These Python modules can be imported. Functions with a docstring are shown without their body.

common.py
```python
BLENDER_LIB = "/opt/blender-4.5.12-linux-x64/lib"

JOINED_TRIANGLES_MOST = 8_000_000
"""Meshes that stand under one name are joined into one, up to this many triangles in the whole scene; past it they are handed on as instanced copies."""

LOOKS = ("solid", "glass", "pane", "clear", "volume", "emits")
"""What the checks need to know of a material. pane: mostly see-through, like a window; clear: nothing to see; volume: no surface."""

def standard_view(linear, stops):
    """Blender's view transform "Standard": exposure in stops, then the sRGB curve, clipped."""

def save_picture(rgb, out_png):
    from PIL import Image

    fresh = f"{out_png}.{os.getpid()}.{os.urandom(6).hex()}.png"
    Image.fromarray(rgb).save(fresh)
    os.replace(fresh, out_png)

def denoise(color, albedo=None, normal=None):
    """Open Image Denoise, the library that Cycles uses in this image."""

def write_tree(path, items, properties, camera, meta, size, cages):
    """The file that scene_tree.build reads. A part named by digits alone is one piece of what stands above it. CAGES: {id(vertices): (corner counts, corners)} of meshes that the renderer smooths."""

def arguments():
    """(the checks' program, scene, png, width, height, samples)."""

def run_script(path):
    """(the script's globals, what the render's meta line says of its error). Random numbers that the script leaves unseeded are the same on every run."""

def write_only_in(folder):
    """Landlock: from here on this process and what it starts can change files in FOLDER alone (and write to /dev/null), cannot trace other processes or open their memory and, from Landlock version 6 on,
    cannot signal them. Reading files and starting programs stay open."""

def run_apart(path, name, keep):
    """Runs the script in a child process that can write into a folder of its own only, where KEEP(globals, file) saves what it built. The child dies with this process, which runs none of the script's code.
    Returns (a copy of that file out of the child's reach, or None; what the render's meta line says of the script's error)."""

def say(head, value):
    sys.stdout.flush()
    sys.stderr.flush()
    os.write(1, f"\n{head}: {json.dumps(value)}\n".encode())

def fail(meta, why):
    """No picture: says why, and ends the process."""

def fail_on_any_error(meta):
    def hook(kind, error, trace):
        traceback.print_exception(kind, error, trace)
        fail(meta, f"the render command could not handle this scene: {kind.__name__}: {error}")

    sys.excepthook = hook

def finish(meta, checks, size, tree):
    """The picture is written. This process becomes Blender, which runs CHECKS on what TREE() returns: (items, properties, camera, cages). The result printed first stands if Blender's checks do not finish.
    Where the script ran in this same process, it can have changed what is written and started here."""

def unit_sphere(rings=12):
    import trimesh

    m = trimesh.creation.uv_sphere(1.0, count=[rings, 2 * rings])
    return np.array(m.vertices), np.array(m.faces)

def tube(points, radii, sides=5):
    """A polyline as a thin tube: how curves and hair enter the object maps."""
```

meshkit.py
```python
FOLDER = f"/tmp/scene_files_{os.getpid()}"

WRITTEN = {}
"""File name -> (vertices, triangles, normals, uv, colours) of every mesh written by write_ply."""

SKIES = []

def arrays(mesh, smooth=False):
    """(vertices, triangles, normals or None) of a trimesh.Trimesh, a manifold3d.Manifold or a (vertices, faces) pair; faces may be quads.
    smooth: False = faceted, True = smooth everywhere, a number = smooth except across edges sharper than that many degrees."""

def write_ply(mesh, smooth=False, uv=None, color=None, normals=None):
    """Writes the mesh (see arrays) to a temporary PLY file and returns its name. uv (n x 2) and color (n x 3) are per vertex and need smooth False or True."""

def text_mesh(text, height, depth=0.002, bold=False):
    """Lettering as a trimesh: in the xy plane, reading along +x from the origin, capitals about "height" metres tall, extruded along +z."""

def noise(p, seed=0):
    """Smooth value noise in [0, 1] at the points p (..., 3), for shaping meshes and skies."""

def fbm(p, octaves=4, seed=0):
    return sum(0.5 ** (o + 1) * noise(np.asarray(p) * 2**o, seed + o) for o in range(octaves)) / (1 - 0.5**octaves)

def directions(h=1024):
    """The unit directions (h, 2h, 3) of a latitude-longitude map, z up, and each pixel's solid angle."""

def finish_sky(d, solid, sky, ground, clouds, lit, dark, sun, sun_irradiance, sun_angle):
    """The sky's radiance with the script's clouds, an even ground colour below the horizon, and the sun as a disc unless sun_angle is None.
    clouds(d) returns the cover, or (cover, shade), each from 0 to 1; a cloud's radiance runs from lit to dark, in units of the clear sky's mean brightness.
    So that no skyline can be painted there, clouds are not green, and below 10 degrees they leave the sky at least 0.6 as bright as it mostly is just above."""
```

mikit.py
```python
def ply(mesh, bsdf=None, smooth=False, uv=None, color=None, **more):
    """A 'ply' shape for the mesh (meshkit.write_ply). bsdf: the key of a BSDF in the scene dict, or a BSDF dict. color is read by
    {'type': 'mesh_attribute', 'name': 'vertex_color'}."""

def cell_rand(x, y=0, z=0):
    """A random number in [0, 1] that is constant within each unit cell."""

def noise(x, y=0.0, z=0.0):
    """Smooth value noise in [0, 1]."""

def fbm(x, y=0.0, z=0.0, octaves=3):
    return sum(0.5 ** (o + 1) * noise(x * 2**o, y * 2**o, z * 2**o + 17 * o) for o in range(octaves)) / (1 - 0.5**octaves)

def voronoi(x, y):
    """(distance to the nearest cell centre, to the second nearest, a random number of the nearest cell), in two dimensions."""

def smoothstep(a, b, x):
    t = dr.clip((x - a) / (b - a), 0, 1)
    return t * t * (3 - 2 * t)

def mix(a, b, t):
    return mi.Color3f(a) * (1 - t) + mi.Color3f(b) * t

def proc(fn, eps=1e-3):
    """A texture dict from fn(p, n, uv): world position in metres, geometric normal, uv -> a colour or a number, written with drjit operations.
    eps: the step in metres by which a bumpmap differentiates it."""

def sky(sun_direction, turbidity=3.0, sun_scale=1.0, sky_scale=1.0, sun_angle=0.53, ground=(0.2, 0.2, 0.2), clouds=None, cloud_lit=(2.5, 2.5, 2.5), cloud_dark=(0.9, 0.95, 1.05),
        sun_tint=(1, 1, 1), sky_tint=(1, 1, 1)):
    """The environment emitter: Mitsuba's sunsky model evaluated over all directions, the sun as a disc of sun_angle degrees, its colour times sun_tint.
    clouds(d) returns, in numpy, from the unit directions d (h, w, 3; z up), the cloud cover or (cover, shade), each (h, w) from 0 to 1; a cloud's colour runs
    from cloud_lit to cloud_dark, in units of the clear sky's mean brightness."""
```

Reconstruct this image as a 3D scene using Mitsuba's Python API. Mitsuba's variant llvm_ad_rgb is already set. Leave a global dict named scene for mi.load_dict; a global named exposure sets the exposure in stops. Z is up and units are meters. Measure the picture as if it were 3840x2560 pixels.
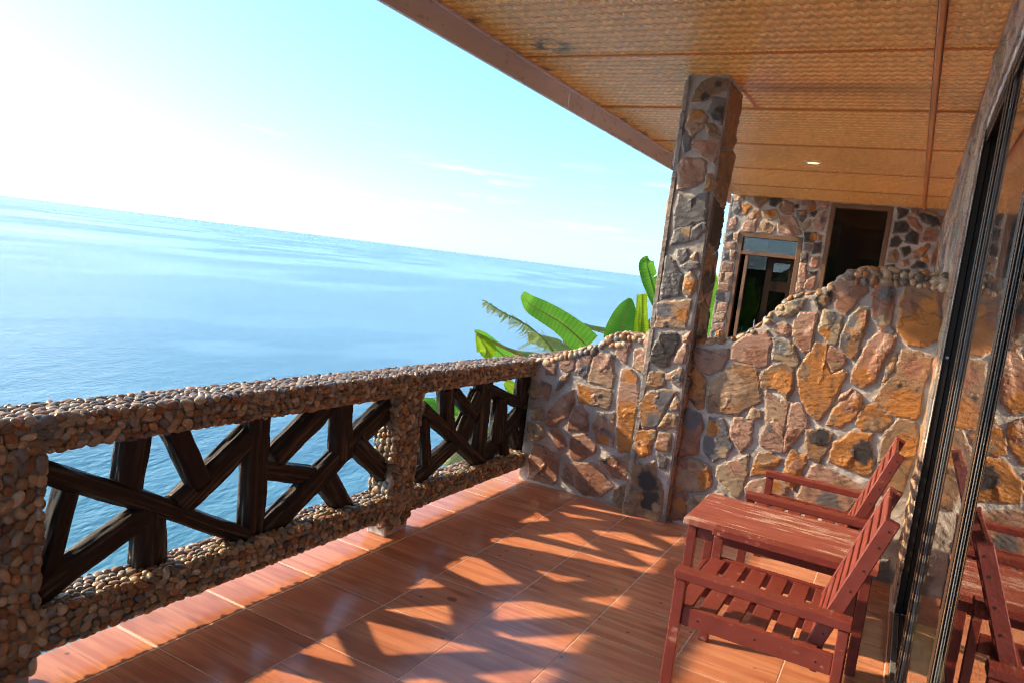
import math, json, random
import numpy as np, trimesh, mitsuba as mi, drjit as dr, mikit, meshkit
from mikit import proc, noise, fbm, voronoi, cell_rand, smoothstep, mix
from scipy.spatial import Delaunay, cKDTree, Voronoi
from shapely.geometry import Polygon, Point, box as sbox
from shapely import contains_xy

# ------------------------------------------------------------------ camera, sky, exposure
EYE = np.array([0.0, 0.0, 1.55])
PITCH, ROLL, YAW = math.radians(6.21427), math.radians(7.16186), math.radians(27.87943)
_f = np.array([-math.sin(YAW) * math.cos(PITCH), math.cos(YAW) * math.cos(PITCH), -math.sin(PITCH)])
_r = np.array([math.cos(YAW), math.sin(YAW), 0.0])
_u = np.cross(_r, _f)
_up = -math.sin(ROLL) * _r + math.cos(ROLL) * _u
T = mi.ScalarTransform4f
scene, labels = {}, {}
scene['camera'] = {'type': 'perspective', 'fov': 69.1505, 'fov_axis': 'x', 'near_clip': 0.02, 'far_clip': 200000.0,
                   'to_world': T().look_at(origin=EYE.tolist(), target=(EYE + _f).tolist(), up=_up.tolist())}

def clouds(d):
    az = np.degrees(np.arctan2(d[..., 1], d[..., 0])) % 360
    el = np.degrees(np.arcsin(np.clip(d[..., 2], -1, 1)))
    n = meshkit.fbm(d * np.array([5, 5, 16.0]) + 3.1, 5, 4)
    n2 = meshkit.fbm(d * np.array([9, 9, 95.0]) + 7.7, 5, 9)
    haze = np.clip(1.0 - el / 8.0, 0, 1) ** 1.5 * 0.10                              # pale sea haze low over the horizon all round
    top = np.interp(az, [128, 141, 146, 153, 165, 200, 235, 260], [1.0, 2.4, 5.2, 6.6, 9.0, 15, 11, 4])  # bright cloud bank, deepened out of view towards the sun to add fill light
    bank = np.clip((top - el) / 2.2 + (n - .5) * 1.8, 0, 1) * np.interp(az, [120, 136, 150, 165, 240, 265], [.0, .25, .75, .9, .9, 0])
    wisps = np.clip((n2 - 0.60) * 5, 0, 1) * np.exp(-((el - 5.0) / 2.2) ** 2) * 0.45
    high = np.clip((n - 0.60) * 3, 0, 1) * np.clip((el - 14) / 20, 0, 1) * 0.3
    return 1 - (1 - haze) * (1 - bank) * (1 - wisps) * (1 - high)

SUN = np.array([-1.0, -0.31, 0.525])
scene['sky'] = mikit.sky(SUN.tolist(), turbidity=4.0, sun_scale=.60, sun_tint=(1.06, 1.0, .95), sun_angle=1.1, sky_tint=(.62, .82, .955), clouds=clouds, cloud_lit=(2.6, 2.7, 2.75), cloud_dark=(1.2, 1.25, 1.3), ground=(.34, .44, .50))
exposure = 3.4

# ------------------------------------------------------------------ materials
def pr(base, rough=.5, spec=.5, **k):
    b = {'type': 'rgb', 'value': list(base)} if isinstance(base, (tuple, list)) else base
    r = rough if isinstance(rough, dict) else float(rough)
    return {'type': 'principled', 'base_color': b, 'roughness': r, 'specular': float(spec), **k}
def bump(fn, scale, inner, eps=1e-3):
    return {'type': 'bumpmap', 'tex': proc(fn, eps), 'scale': float(scale), 'nested': inner}
VC = {'type': 'mesh_attribute', 'name': 'vertex_color'}

def h_stone(p, n, uv):
    return 0.6 * fbm(p.x * 38, p.y * 38, p.z * 60, 3) + 0.4 * dr.abs(fbm(p.x * 14 + 5, p.y * 14, p.z * 30, 3) - .5) * 2
def w_stone(p, n, uv):
    w = .03 * fbm(p.x * 20, p.y * 20, p.z * 20, 2)
    crack = dr.abs(fbm(p.x * 7 + 3 + w, p.y * 7, p.z * 13 + p.x * 5, 3) - .5)
    crack2 = dr.abs(fbm(p.x * 16 - p.z * 8, p.y * 16, p.z * 11 + 2, 3) - .5)
    speck = noise(p.x * 170, p.y * 170, p.z * 170)
    return dr.minimum(.75, smoothstep(.022, .004, crack) * .5 + smoothstep(.018, .0, crack2) * .3 + smoothstep(.70, .95, speck) * .5 + .10 * fbm(p.x * 60, p.y * 60, p.z * 60, 2))
scene['m_stone'] = {'type': 'twosided', 'bsdf': {'type': 'blendbsdf', 'weight': proc(w_stone), 'a_face': bump(h_stone, .010, pr(VC, .46, .4)), 'b_crack': pr((.075, .055, .045), .7, .2)}}
def c_mortar(p, n, uv):
    a = fbm(p.x * 9, p.y * 9, p.z * 9, 3); b = noise(p.x * 90, p.y * 90, p.z * 90)
    return mix((.34, .325, .315), (.53, .515, .50), smoothstep(.3, .7, a)) * (.82 + .3 * b)
def h_mortar(p, n, uv):
    return fbm(p.x * 30, p.y * 30, p.z * 30, 4)
scene['m_mortar'] = {'type': 'twosided', 'bsdf': bump(h_mortar, .012, pr(proc(c_mortar), .75, .25))}
scene['m_pebble'] = pr(VC, .36, .45)
scene['m_log'] = pr(VC, .55, .35)

TX, TY0, TYS = .3912, 2.130, .4072          # tile grid of the balcony floor
def c_tile(p, n, uv):
    i, j = dr.floor((p.x + 2.2) / TX), dr.floor((p.y - TY0) / TYS)
    r1, r2 = cell_rand(i, j, 3), cell_rand(i, j, 8)
    yy = p.y + r1 * 7
    w = p.y * 0 + .02 * fbm(p.x * 3 + r2 * 9, yy * 5, r1, 2)
    g = fbm(p.x * 2.2 + r1 * 31, (yy + w) * 34, r2 * 5, 4)
    fine = noise(p.x * 9 + r2 * 11, yy * 190, 1)
    blot = fbm(p.x * 2.6 + 13 * r2, yy * 9, 4, 3)
    c = mix((.52, .198, .104), (.64, .285, .160), smoothstep(.32, .68, g))
    c = mix(c, (.30, .085, .035), smoothstep(.52, .78, blot) * .45)
    c = mix(c, (.24, .09, .05), smoothstep(.68, .86, g + .16 * fine) * .42)
    knot = dr.sqrt(dr.square((p.x + 1.617) / .026) + dr.square((p.y - 2.79) / .02))
    c = mix(c, (.20, .05, .025), smoothstep(1.1, .8, knot) * .7)
    d1 = voronoi(p.x * 5 + 3, p.y * 5)
    c = mix(c, (.12, .05, .03), smoothstep(.05, .03, d1[0]) * smoothstep(.72, .75, d1[2]) * .7)
    return c * (.90 + .20 * r2)
def r_tile(p, n, uv):
    return .12 + .13 * fbm(p.x * 6, p.y * 6, 0, 3)
scene['m_tile'] = pr(proc(c_tile), proc(r_tile), .5)
scene['m_grout'] = pr((.70, .56, .46), .8, .2)

def weave(p):
    k = mi.Float(p.x) / .0475
    tri = 2 * dr.abs(k - dr.floor(k) - .5) - .5
    f = mi.Float(p.y) / .088 + .27 * tri
    return k, f, f - dr.floor(f)
def c_ceiling(p, n, uv):
    k, f, t = weave(p)
    over = smoothstep(.04, .12, t) * smoothstep(.62, .5, t)
    r1 = cell_rand(dr.floor(k * 2 + .5), dr.floor(f), 1); r2 = cell_rand(dr.floor(k * 2), dr.floor(f * 2), 5)
    c = mix((.66, .365, .105), (.88, .565, .215), over * (.45 + .55 * r1))
    c = c * (.82 + .18 * r2 + .12 * cell_rand(dr.floor(k * 2), dr.floor(f), 9)) * (.94 + .12 * cell_rand(dr.floor((p.y - .32) / 1.295), dr.floor((p.x + 2.5) / 2.4), 2))
    c = mix(c, (.46, .22, .06), smoothstep(.12, .02, t) * .6) * 1.15
    big = fbm(p.x * .9 + 4, p.y * 1.1, 0, 3)
    c = c * (.88 + .24 * big)
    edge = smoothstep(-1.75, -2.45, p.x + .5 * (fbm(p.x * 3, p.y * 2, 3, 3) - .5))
    c = mix(c, (.50, .35, .18), edge * .40)                                              # greyer strip along the eaves: sheen of the bright sea painted into the colour
    mould = fbm(p.x * 11, p.y * 11, 6, 4)
    spot = smoothstep(.75, .1, dr.sqrt(dr.square((p.x + 2.12) / .30) + dr.square((p.y - 4.0) / .28)))
    line = smoothstep(.22, .0, dr.abs(p.x + 2.42)) * smoothstep(.38, .6, fbm(p.x * 4, p.y * 4, 2, 3))
    c = mix(c, (.045, .035, .03), smoothstep(.46, .66, mould) * dr.minimum(1, spot * 1.1 + line) * .85)
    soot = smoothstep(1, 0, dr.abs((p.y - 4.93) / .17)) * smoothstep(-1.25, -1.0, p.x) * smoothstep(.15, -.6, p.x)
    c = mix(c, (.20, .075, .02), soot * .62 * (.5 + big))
    return c
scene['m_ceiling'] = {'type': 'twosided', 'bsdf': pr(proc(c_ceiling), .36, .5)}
def c_batten(p, n, uv):
    g = fbm(p.x * 14, p.y * 14, p.z * 14, 3)
    return mix((.46, .150, .030), (.62, .24, .060), g)
scene['m_batten'] = pr(proc(c_batten), .4, .4)
def c_fascia(p, n, uv):
    a = fbm(p.y * 1.1, p.z * 7, 3, 4); f = fbm(p.y * 13, p.z * 30, 1, 3)
    c = mix((.54, .56, .70), (.63, .65, .82), a)
    return mix(c, (.26, .18, .20), smoothstep(.66, .8, f) * .35)
scene['m_fascia'] = pr(proc(c_fascia), .5, .4)

def grain(p, s=1.0):
    return fbm(p.x * 9 * s, p.y * 60 * s, p.z * 60 * s, 3)
def c_red(p, n, uv):
    g = fbm(p.x * 7, p.y * 7, p.z * 7, 4); f = fbm(p.x * 50, p.y * 50, p.z * 50, 3)
    c = mix((.135, .026, .020), (.200, .043, .031), g)
    c = mix(c, (.42, .24, .19), smoothstep(.66, .82, f * .6 + g * .45) * .6)
    return mix(c, (.10, .02, .015), smoothstep(.30, .16, f) * .6)
def h_red(p, n, uv):
    return fbm(p.x * 22, p.y * 22, p.z * 22, 3)
scene['m_red'] = bump(h_red, .003, pr(proc(c_red), .34, .5))
def c_worn(p, n, uv):
    s = fbm(p.x * 5.5, p.y * 58, 2, 4); a = fbm(p.x * 3.2 + 2, p.y * 6, 5, 3); f = fbm(p.x * 30, p.y * 220, 1, 2)
    c = mix((.22, .055, .040), (.33, .105, .080), s)
    mid = smoothstep(.75, .0, dr.sqrt(dr.square((p.x + .36) / .34) + dr.square((p.y - 3.65) / .23)))
    w = smoothstep(.54, .72, .46 * s + .36 * a + .18 * f + .13 * mid)
    c = mix(c, (.60, .47, .39), w * .70)
    return mix(c, (.20, .045, .03), smoothstep(.36, .24, f) * .4)
def h_worn(p, n, uv):
    return fbm(p.x * 6, p.y * 110, p.z * 20, 3)
scene['m_worn'] = bump(h_worn, .004, pr(proc(c_worn), .5, .35))

scene['m_alu_black'] = pr((.016, .013, .011), .32, .5)
scene['m_alu_brown'] = pr((.040, .026, .016), .35, .5)
scene['m_alu_tan'] = pr((.18, .11, .065), .34, .5)
scene['m_alu_grey'] = pr((.16, .18, .20), .33, .5)
scene['m_frame_brown'] = pr((.15, .085, .050), .4, .5)
scene['m_chrome'] = {'type': 'roughconductor', 'material': 'Cr', 'alpha': .12}
scene['m_glass'] = {'type': 'thindielectric', 'int_ior': 1.52}
scene['m_glass_dim'] = {'type': 'thindielectric', 'int_ior': 1.3}
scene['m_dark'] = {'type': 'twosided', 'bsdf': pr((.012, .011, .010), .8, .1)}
scene['m_darkwood'] = pr((.020, .012, .008), .6, .12)
scene['m_plaster'] = {'type': 'twosided', 'bsdf': pr((.38, .35, .32), .8, .2)}

def swell(p):
    calm = smoothstep(.35, .7, fbm(p.x * .03 + 3, p.y * .016, 1, 3))
    a = fbm(p.x * .9 + .35 * p.y, p.y * .38 - .1 * p.x, 2, 4)
    b = fbm(p.x * 4.2 + 1.4 * p.y, p.y * 1.6 - .5 * p.x, 7, 3)
    l = fbm(p.x * .16 + .05 * p.y, p.y * .05 - .02 * p.x, 4, 3)
    return (a * .6 + b * .30) * (.75 + .45 * calm) + l * .2
def h_sea(p, n, uv):
    return swell(p)
def r_sea(p, n, uv):
    slick = fbm(p.x * .022 + .006 * p.y, p.y * .009 - .004 * p.x, 3, 3)
    return mix((.18,) * 3, (.26,) * 3, smoothstep(.36, .64, slick))
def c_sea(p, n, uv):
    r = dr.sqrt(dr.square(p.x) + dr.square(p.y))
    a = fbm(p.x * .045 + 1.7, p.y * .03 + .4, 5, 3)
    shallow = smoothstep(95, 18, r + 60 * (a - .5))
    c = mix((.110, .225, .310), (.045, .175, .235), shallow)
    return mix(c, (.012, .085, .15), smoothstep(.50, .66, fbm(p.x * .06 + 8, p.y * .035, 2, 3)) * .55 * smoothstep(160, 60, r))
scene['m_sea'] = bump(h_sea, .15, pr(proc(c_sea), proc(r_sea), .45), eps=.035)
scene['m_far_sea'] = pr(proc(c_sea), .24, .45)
def c_soil(p, n, uv):
    a = fbm(p.x * 1.2, p.y * 1.2, p.z * 1.2, 4)
    return mix((.05, .075, .025), (.16, .13, .09), smoothstep(.35, .65, a))
scene['m_soil'] = {'type': 'twosided', 'bsdf': pr(proc(c_soil), .9, .1)}
def c_hill(p, n, uv):
    a = fbm(p.x * .05, p.y * .05, p.z * .05, 4)
    return mix((.010, .020, .010), (.028, .045, .020), a)
scene['m_hill'] = pr(proc(c_hill), .9, .1)
def c_rock(p, n, uv):
    return mix((.04, .04, .042), (.15, .14, .13), fbm(p.x * 2, p.y * 2, p.z * 2, 4))
scene['m_rock'] = pr(proc(c_rock), .7, .3)
scene['m_leaf'] = {'type': 'principledthin', 'base_color': VC, 'roughness': .38, 'spec_trans': 0.0, 'diff_trans': 1.05, 'eta': 1.45}
scene['m_stem'] = pr((.30, .40, .12), .5, .3)

# ------------------------------------------------------------------ helpers
def number(key):
    if key not in scene and key not in _roots: return key
    k = 1
    while f'{key}_{k:03d}' in scene or f'{key}_{k:03d}' in _roots: k += 1
    return f'{key}_{k:03d}'
_roots, _next = set(), {}
def number(key):
    n = _next.get(key, 0); _next[key] = n + 1
    return key if n == 0 else f'{key}_{n:03d}'
def put(name, mesh, mat, parent=None, smooth=False, color=None, **extra):
    key = number(f'{parent}__{name}' if parent else name)
    scene[key] = mikit.ply(mesh, mat, smooth=smooth, color=color, **extra)
    return key
def thing(name, label, cat, group=None):
    key = number(name)
    labels[key] = {'label': label, 'category': cat}
    if group: labels[key]['group'] = group
    return key
def tag(key, label, cat, group=None):
    labels[key] = {'label': label, 'category': cat}
    if group: labels[key]['group'] = group
def struct(key): labels[key] = {'kind': 'structure'}
cat = trimesh.util.concatenate

def bevel_box(x0, x1, y0, y1, z0, z1, b=.003):
    """box with chamfered edges"""
    v = []
    for sx, X in ((1, x0), (-1, x1)):
        for sy, Y in ((1, y0), (-1, y1)):
            for sz, Z in ((1, z0), (-1, z1)):
                v += [(X + sx * b, Y + sy * b, Z), (X + sx * b, Y, Z + sz * b), (X, Y + sy * b, Z + sz * b)]
    return trimesh.convex.convex_hull(np.array(v))
def bar(p, q, w, h, b=.003, side=(0, 1, 0)):
    """a chamfered square bar from p to q; w across 'side', h across the third axis"""
    p, q = np.array(p, float), np.array(q, float)
    a = q - p; L = np.linalg.norm(a); a /= L
    s = np.array(side, float); s -= a * (a @ s); s /= np.linalg.norm(s)
    t = np.cross(a, s)
    m = bevel_box(0, L, -w / 2, w / 2, -h / 2, h / 2, b)
    M = np.eye(4); M[:3, 0], M[:3, 1], M[:3, 2], M[:3, 3] = a, s, t, p
    m.apply_transform(M); return m
def lathe(profile, n=32):
    return trimesh.creation.revolve(np.array(profile), sections=n)
def grid(nu, nv):
    i, j = np.meshgrid(np.arange(nu - 1), np.arange(nv - 1), indexing='ij')
    a = i * nv + j
    return np.stack([a, a + nv, a + nv + 1, a + 1], -1).reshape(-1, 4)
def quads(f): return np.vstack([f[:, [0, 1, 2]], f[:, [0, 2, 3]]])

# ------------------------------------------------------------------ stones set in mortar
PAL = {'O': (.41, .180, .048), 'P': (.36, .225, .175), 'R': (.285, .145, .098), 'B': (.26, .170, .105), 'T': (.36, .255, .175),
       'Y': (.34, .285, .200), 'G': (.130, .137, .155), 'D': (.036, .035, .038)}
class Frame:
    """a wall face: point = o + a*u + b*v + h*n"""
    def __init__(s, o, u, v, n): s.o, s.u, s.v, s.n = (np.array(x, float) for x in (o, u, v, n))
    def at(s, a, b, h): return s.o + np.multiply.outer(a, s.u) + np.multiply.outer(b, s.v) + np.multiply.outer(h, s.n)
    def orient(s, f): return f if np.cross(s.u, s.v) @ s.n > 0 else f[:, ::-1]

def stone(fr, poly, code, blobs, rng, step=.013, thick=.013, grow=.0085):
    P = Polygon(poly)
    P = P.buffer(grow, join_style=2, mitre_limit=1.5)
    if not P.is_valid: P = P.buffer(0)
    if P.geom_type != 'Polygon': P = max(P.geoms, key=lambda g: g.area)
    size = math.sqrt(P.area)
    L = P.exterior.length; m = max(14, int(L / step))
    ring = np.array([P.exterior.interpolate(i / m, normalized=True).coords[0] for i in range(m)])
    sd = int(rng.integers(1000))
    q = np.c_[ring, np.zeros(m)]
    jag = (meshkit.fbm(q * 34 + sd, 3, sd) - .5) * .30 * min(size, .12) * .5
    c = ring.mean(0); d = ring - c; d /= np.linalg.norm(d, axis=1)[:, None]
    ring = ring + d * jag[:, None]
    P2 = Polygon(ring)
    if not P2.is_valid: P2 = P2.buffer(0)
    if P2.geom_type != 'Polygon': P2 = max(P2.geoms, key=lambda g: g.area)
    ring = np.array(P2.exterior.coords[:-1]); m = len(ring)
    x0, y0, x1, y1 = P2.bounds
    gx, gy = np.meshgrid(np.arange(x0, x1, step), np.arange(y0, y1, step))
    g = np.c_[gx.ravel(), gy.ravel()] + (rng.random((gx.size, 2)) - .5) * step * .5
    inner = P2.buffer(-step * .55)
    g = g[contains_xy(inner, g[:, 0], g[:, 1])] if not inner.is_empty else g[:0]
    pts = np.vstack([ring, g])
    tri = Delaunay(pts).simplices
    ce = pts[tri].mean(1); tri = tri[contains_xy(P2, ce[:, 0], ce[:, 1])]
    e1, e2 = pts[tri[:, 1]] - pts[tri[:, 0]], pts[tri[:, 2]] - pts[tri[:, 0]]
    flip = e1[:, 0] * e2[:, 1] - e1[:, 1] * e2[:, 0] < 0; tri[flip] = tri[flip][:, ::-1]
    dist = cKDTree(ring).query(pts)[0]
    # relief: a tilted slab with cleavage steps that run one way, rough between
    an = rng.random() * math.pi; ca, sa = math.cos(an), math.sin(an)
    lo = pts - c; s1 = lo @ [ca, sa]; s2 = lo @ [-sa, ca]
    q3 = np.c_[s1 * 5, s2 * 13, np.full(len(pts), sd * .37)]
    n1 = meshkit.fbm(q3, 4, sd); steps = np.floor(n1 * 7) / 7
    fine = meshkit.fbm(np.c_[s1 * 40, s2 * 70, np.full(len(pts), .5)], 3, sd + 5) - .5
    K = 3 + int(rng.integers(4)); G = rng.standard_normal((K, 2)) * .20; off = rng.random(K) * .010
    facet = np.min(lo @ G.T + off[None], axis=1)
    facet = np.clip(facet, -.010, .011) * np.clip(dist / .02, 0, 1)
    h = thick * (1 - np.exp(-dist / .0035)) * (.8 + .4 * rng.random()) + facet + (steps - .5) * .017 * min(1, size / .18) * np.clip(dist / .02, 0, 1) + fine * .007
    h = np.maximum(h, .010 * np.clip(dist / .008, .15, 1)) * np.where(np.arange(len(pts)) < m, 0, 1) + np.where(np.arange(len(pts)) < m, np.maximum(.004, .3 * h), 0)
    # colour
    base = np.array(PAL[code]); col = np.tile(base, (len(pts), 1)) * (.86 + .28 * rng.random())
    v = meshkit.fbm(np.c_[s1 * 9, s2 * 22, np.full(len(pts), sd * .11)], 4, sd + 9)
    col *= (.62 + .76 * v)[:, None]
    if code in 'OPRTBY':
        warm = np.clip((meshkit.fbm(np.c_[lo * 16, np.full(len(pts), 2.2)], 3, sd + 3) - .52) * 5, 0, 1)[:, None]
        other = np.array(PAL[{'O': 'B', 'P': 'T', 'R': 'P', 'B': 'O', 'T': 'P', 'Y': 'B'}[code]])
        col = col * (1 - .5 * warm) + other * .5 * warm
        dk = np.clip((meshkit.fbm(np.c_[s1 * 12, s2 * 30, np.full(len(pts), 7.1)], 3, sd + 21) - .66) * 8, 0, 1)[:, None]
        col = col * (1 - .6 * dk) + np.array([.05, .045, .045]) * .6 * dk
    for cc, bx, by, br in blobs:
        dd = np.hypot(pts[:, 0] - bx, pts[:, 1] - by) / br + (meshkit.fbm(np.c_[pts * 28, np.full(len(pts), 1.3)], 3, sd + 7) - .5) * 1.1
        w = np.clip((1.08 - dd) * 7, 0, 1)[:, None]
        cb = np.array(PAL[cc]) * (.75 + .5 * v)[:, None]
        col = col * (1 - w) + cb * w
    rim = np.clip(1 - dist / .004, 0, 1)[:, None] * .5
    col = col * (1 - rim) + np.array([.36, .34, .33]) * rim                    # mortar smeared over the edge
    n = len(pts)
    V = np.vstack([fr.at(pts[:, 0], pts[:, 1], h), fr.at(ring[:, 0], ring[:, 1], np.full(m, -.020))])
    i = np.arange(m); j = (i + 1) % m
    if Polygon(ring).exterior.is_ccw: side = np.vstack([np.c_[i, n + i, n + j], np.c_[i, n + j, j]])
    else: side = np.vstack([np.c_[i, n + j, n + i], np.c_[i, j, n + j]])
    F = fr.orient(np.vstack([tri, side]))
    C = np.vstack([col, np.tile([.30, .28, .27], (m, 1))])
    # faceted: split the vertices, so each cleavage facet catches light on its own
    return trimesh.Trimesh(V, F, process=False), np.clip(C, .01, .9)

def lay(parent, fr, stones, seed, step=.012, thick=.013):
    rng = np.random.default_rng(seed)
    for code, poly, blobs in stones:
        m, c = stone(fr, poly, code, blobs, rng, step, thick)
        put('stone', m, 'm_stone', parent, smooth=False, color=c)

def random_stones(region, n, seed, codes, gap=.012):
    """irregular polygons that fill a region"""
    rng = np.random.default_rng(seed)
    x0, y0, x1, y1 = region.bounds
    p = np.c_[x0 + rng.random(n) * (x1 - x0), y0 + rng.random(n) * (y1 - y0)]
    for _ in range(3):
        q = np.vstack([p, [2 * x0, 0] + p * [-1, 1], [2 * x1, 0] + p * [-1, 1], [0, 2 * y0] + p * [1, -1], [0, 2 * y1] + p * [1, -1]])
        vo = Voronoi(q); cells = [Polygon(vo.vertices[vo.regions[vo.point_region[k]]]) for k in range(n)]
        p = p * .45 + np.array([c.centroid.coords[0] for c in cells]) * .55
    out = []
    for k in range(n):
        g = cells[k].intersection(region).buffer(-gap).buffer(.0)
        if g.is_empty: continue
        if g.geom_type != 'Polygon': g = max(g.geoms, key=lambda x: x.area)
        if g.area < .0012: continue
        c = np.array(g.exterior.simplify(.006).coords[:-1])
        code = codes[int(rng.integers(len(codes)))]
        cx, cy = g.centroid.coords[0]; r = math.sqrt(g.area)
        bl = [(codes[int(rng.integers(len(codes)))], cx + (rng.random() - .5) * r, cy + (rng.random() - .5) * r, r * .4)] if rng.random() < .5 else []
        out.append((code, [tuple(x) for x in c], bl))
    return out

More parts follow.
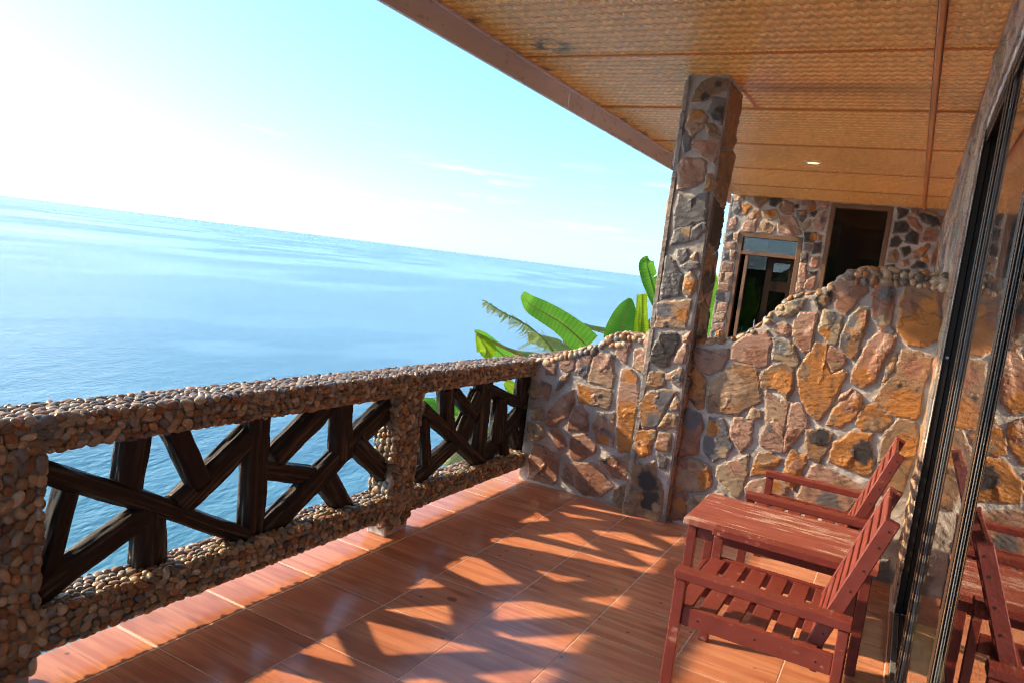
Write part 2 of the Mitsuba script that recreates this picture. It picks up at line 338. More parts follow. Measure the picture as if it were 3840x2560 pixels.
def mortar_sheet(fr, region, step, seed, amp=.006, off=-.005):
    """rough mortar surface over a region (a shapely polygon in the face's own coordinates), its rim bent back"""
    x0, y0, x1, y1 = region.bounds
    gx, gy = np.meshgrid(np.arange(x0 + step / 2, x1, step), np.arange(y0 + step / 2, y1, step))
    g = np.c_[gx.ravel(), gy.ravel()]
    inn = region.buffer(-step * .5)
    g = g[contains_xy(inn, g[:, 0], g[:, 1])]
    rings = []
    for r in [region.exterior, *region.interiors]:
        m = max(8, int(r.length / step)); rings.append(np.array([r.interpolate(i / m, normalized=True).coords[0] for i in range(m)]))
    pts = np.vstack([*rings, g]); nb = sum(map(len, rings))
    tri = Delaunay(pts).simplices; ce = pts[tri].mean(1)
    tri = tri[contains_xy(region, ce[:, 0], ce[:, 1])]
    e1, e2 = pts[tri[:, 1]] - pts[tri[:, 0]], pts[tri[:, 2]] - pts[tri[:, 0]]
    flip = e1[:, 0] * e2[:, 1] - e1[:, 1] * e2[:, 0] < 0; tri[flip] = tri[flip][:, ::-1]
    h = off + (meshkit.fbm(np.c_[pts * 9, np.full(len(pts), seed)], 4, seed) - .5) * 2 * amp
    h[:nb] = np.minimum(h[:nb], off) - .004
    return trimesh.Trimesh(fr.at(pts[:, 0], pts[:, 1], h), fr.orient(tri), process=False)

def slab(fr, region, h0, h1):
    """region extruded between two heights over the face"""
    m = trimesh.creation.extrude_polygon(region, h1 - h0, engine='earcut')
    v = np.array(m.vertices); f = fr.orient(np.array(m.faces))
    return trimesh.Trimesh(fr.at(v[:, 0], v[:, 1], v[:, 2] + h0), f, process=False)

# ------------------------------------------------------------------ pebbles
PEB = [(.40, .31, .21), (.33, .23, .14), (.27, .17, .095), (.38, .27, .17), (.46, .39, .30), (.24, .235, .225), (.19, .195, .20),
       (.30, .155, .080), (.36, .19, .10), (.34, .32, .29), (.15, .125, .11), (.43, .34, .23), (.29, .22, .15), (.36, .28, .19)]
def _peb(k, level):
    m = trimesh.creation.icosphere(subdivisions=level); v = np.array(m.vertices)
    r = 1 + .22 * (meshkit.noise(v * 1.3 + 11.3 * k, k) - .5) + .10 * (meshkit.noise(v * 3 + 5.1 * k, k + 50) - .5)
    return v * r[:, None], np.array(m.faces)
PEBBLE = {lv: [_peb(k, lv) for k in range(9)] for lv in (1, 2, 3)}
def pebble_mesh(pebs, level):
    V, F, C, at = [], [], [], 0
    for pos, ax, sz, col, k in pebs:
        v, f = PEBBLE[level][k % 9]
        w = (v * sz) @ ax + pos
        sp = meshkit.noise(v * 3.5 + k * 3.3, k) - .5
        sp2 = meshkit.noise(v * 11 + k, k + 3) - .5
        V.append(w); F.append(f + at); at += len(v)
        C.append(np.clip(np.array(col)[None] * (1 + .38 * sp + .20 * sp2)[:, None], .01, .9))
    return trimesh.Trimesh(np.vstack(V), np.vstack(F), process=False), np.vstack(C)
def pebble_skin(place, S, Tlen, rng, a=.047, b=.031, keep=None, pale=1.0, out_=.0):
    """pebbles over an unrolled surface: place(s, t) -> (point, along-t axis, normal). Returns pebble tuples."""
    out, rows = [], max(1, int(round(S / b)))
    for r in range(rows):
        t = -rng.random() * a
        while t < Tlen:
            L = a * (.50 + .85 * rng.random())
            s = (r + .5 + (rng.random() - .5) * .55) * S / rows; tt = t + L / 2
            t += L * (.96 + .08 * rng.random())
            if keep is not None and not keep(s, tt): continue
            p, ta, n = place(s, tt)
            if p is None: continue
            rot = rng.normal() * .55
            sa = np.cross(n, ta)
            e1 = ta * math.cos(rot) + sa * math.sin(rot); e2 = np.cross(n, e1)
            tl = rng.normal(size=2) * .13
            n2 = n + e1 * tl[0] + e2 * tl[1]; n2 /= np.linalg.norm(n2); e1 = e1 - n2 * (e1 @ n2); e1 /= np.linalg.norm(e1)
            k = int(rng.integers(10 ** 6))
            w = S / rows
            sz = np.array([L * .52, w * (.40 + .24 * rng.random()), w * (.28 + .22 * rng.random())])
            col = np.array(PEB[int(rng.integers(len(PEB)))]) * (.55 + .55 * rng.random()) * pale
            out.append((p + n * (out_ - sz[2] * (.12 + .3 * rng.random())), np.array([e1, np.cross(n2, e1), n2]), sz, col, k))
    return out

# ------------------------------------------------------------------ floor of the balcony
fl = 'balcony_floor'
X_EDGE, Y_END = -2.447, 4.70
scene[fl] = mikit.ply(bevel_box(X_EDGE, .16, -2.7, 4.96, -.22, -.0018, .001), 'm_grout'); struct(fl)
gap = .0026
cols = [(X_EDGE - .004, -2.2)] + [(-2.2 + TX * k, -2.2 + TX * (k + 1)) for k in range(6)]
for i, (xa, xb) in enumerate(cols):
    for j in range(-12, 7):
        ya, yb = TY0 + TYS * j, TY0 + TYS * (j + 1)
        if yb > 4.96: yb = 4.96
        x1 = min(xb, .135) - gap
        if x1 - xa < .03 or yb - ya < .03: continue
        m = bevel_box(xa + gap, x1, ya + gap, yb - gap, -.010, 0.0, .0012)
        if i == 0:                                                            # rounded outer edge of the border tiles
            m = bevel_box(xa + gap, x1, ya + gap, yb - gap, -.022, 0.0, .006)
        if yb > 0.2: put('tile', m, 'm_tile', fl)
        else: put('tile', m, 'm_tile', fl)

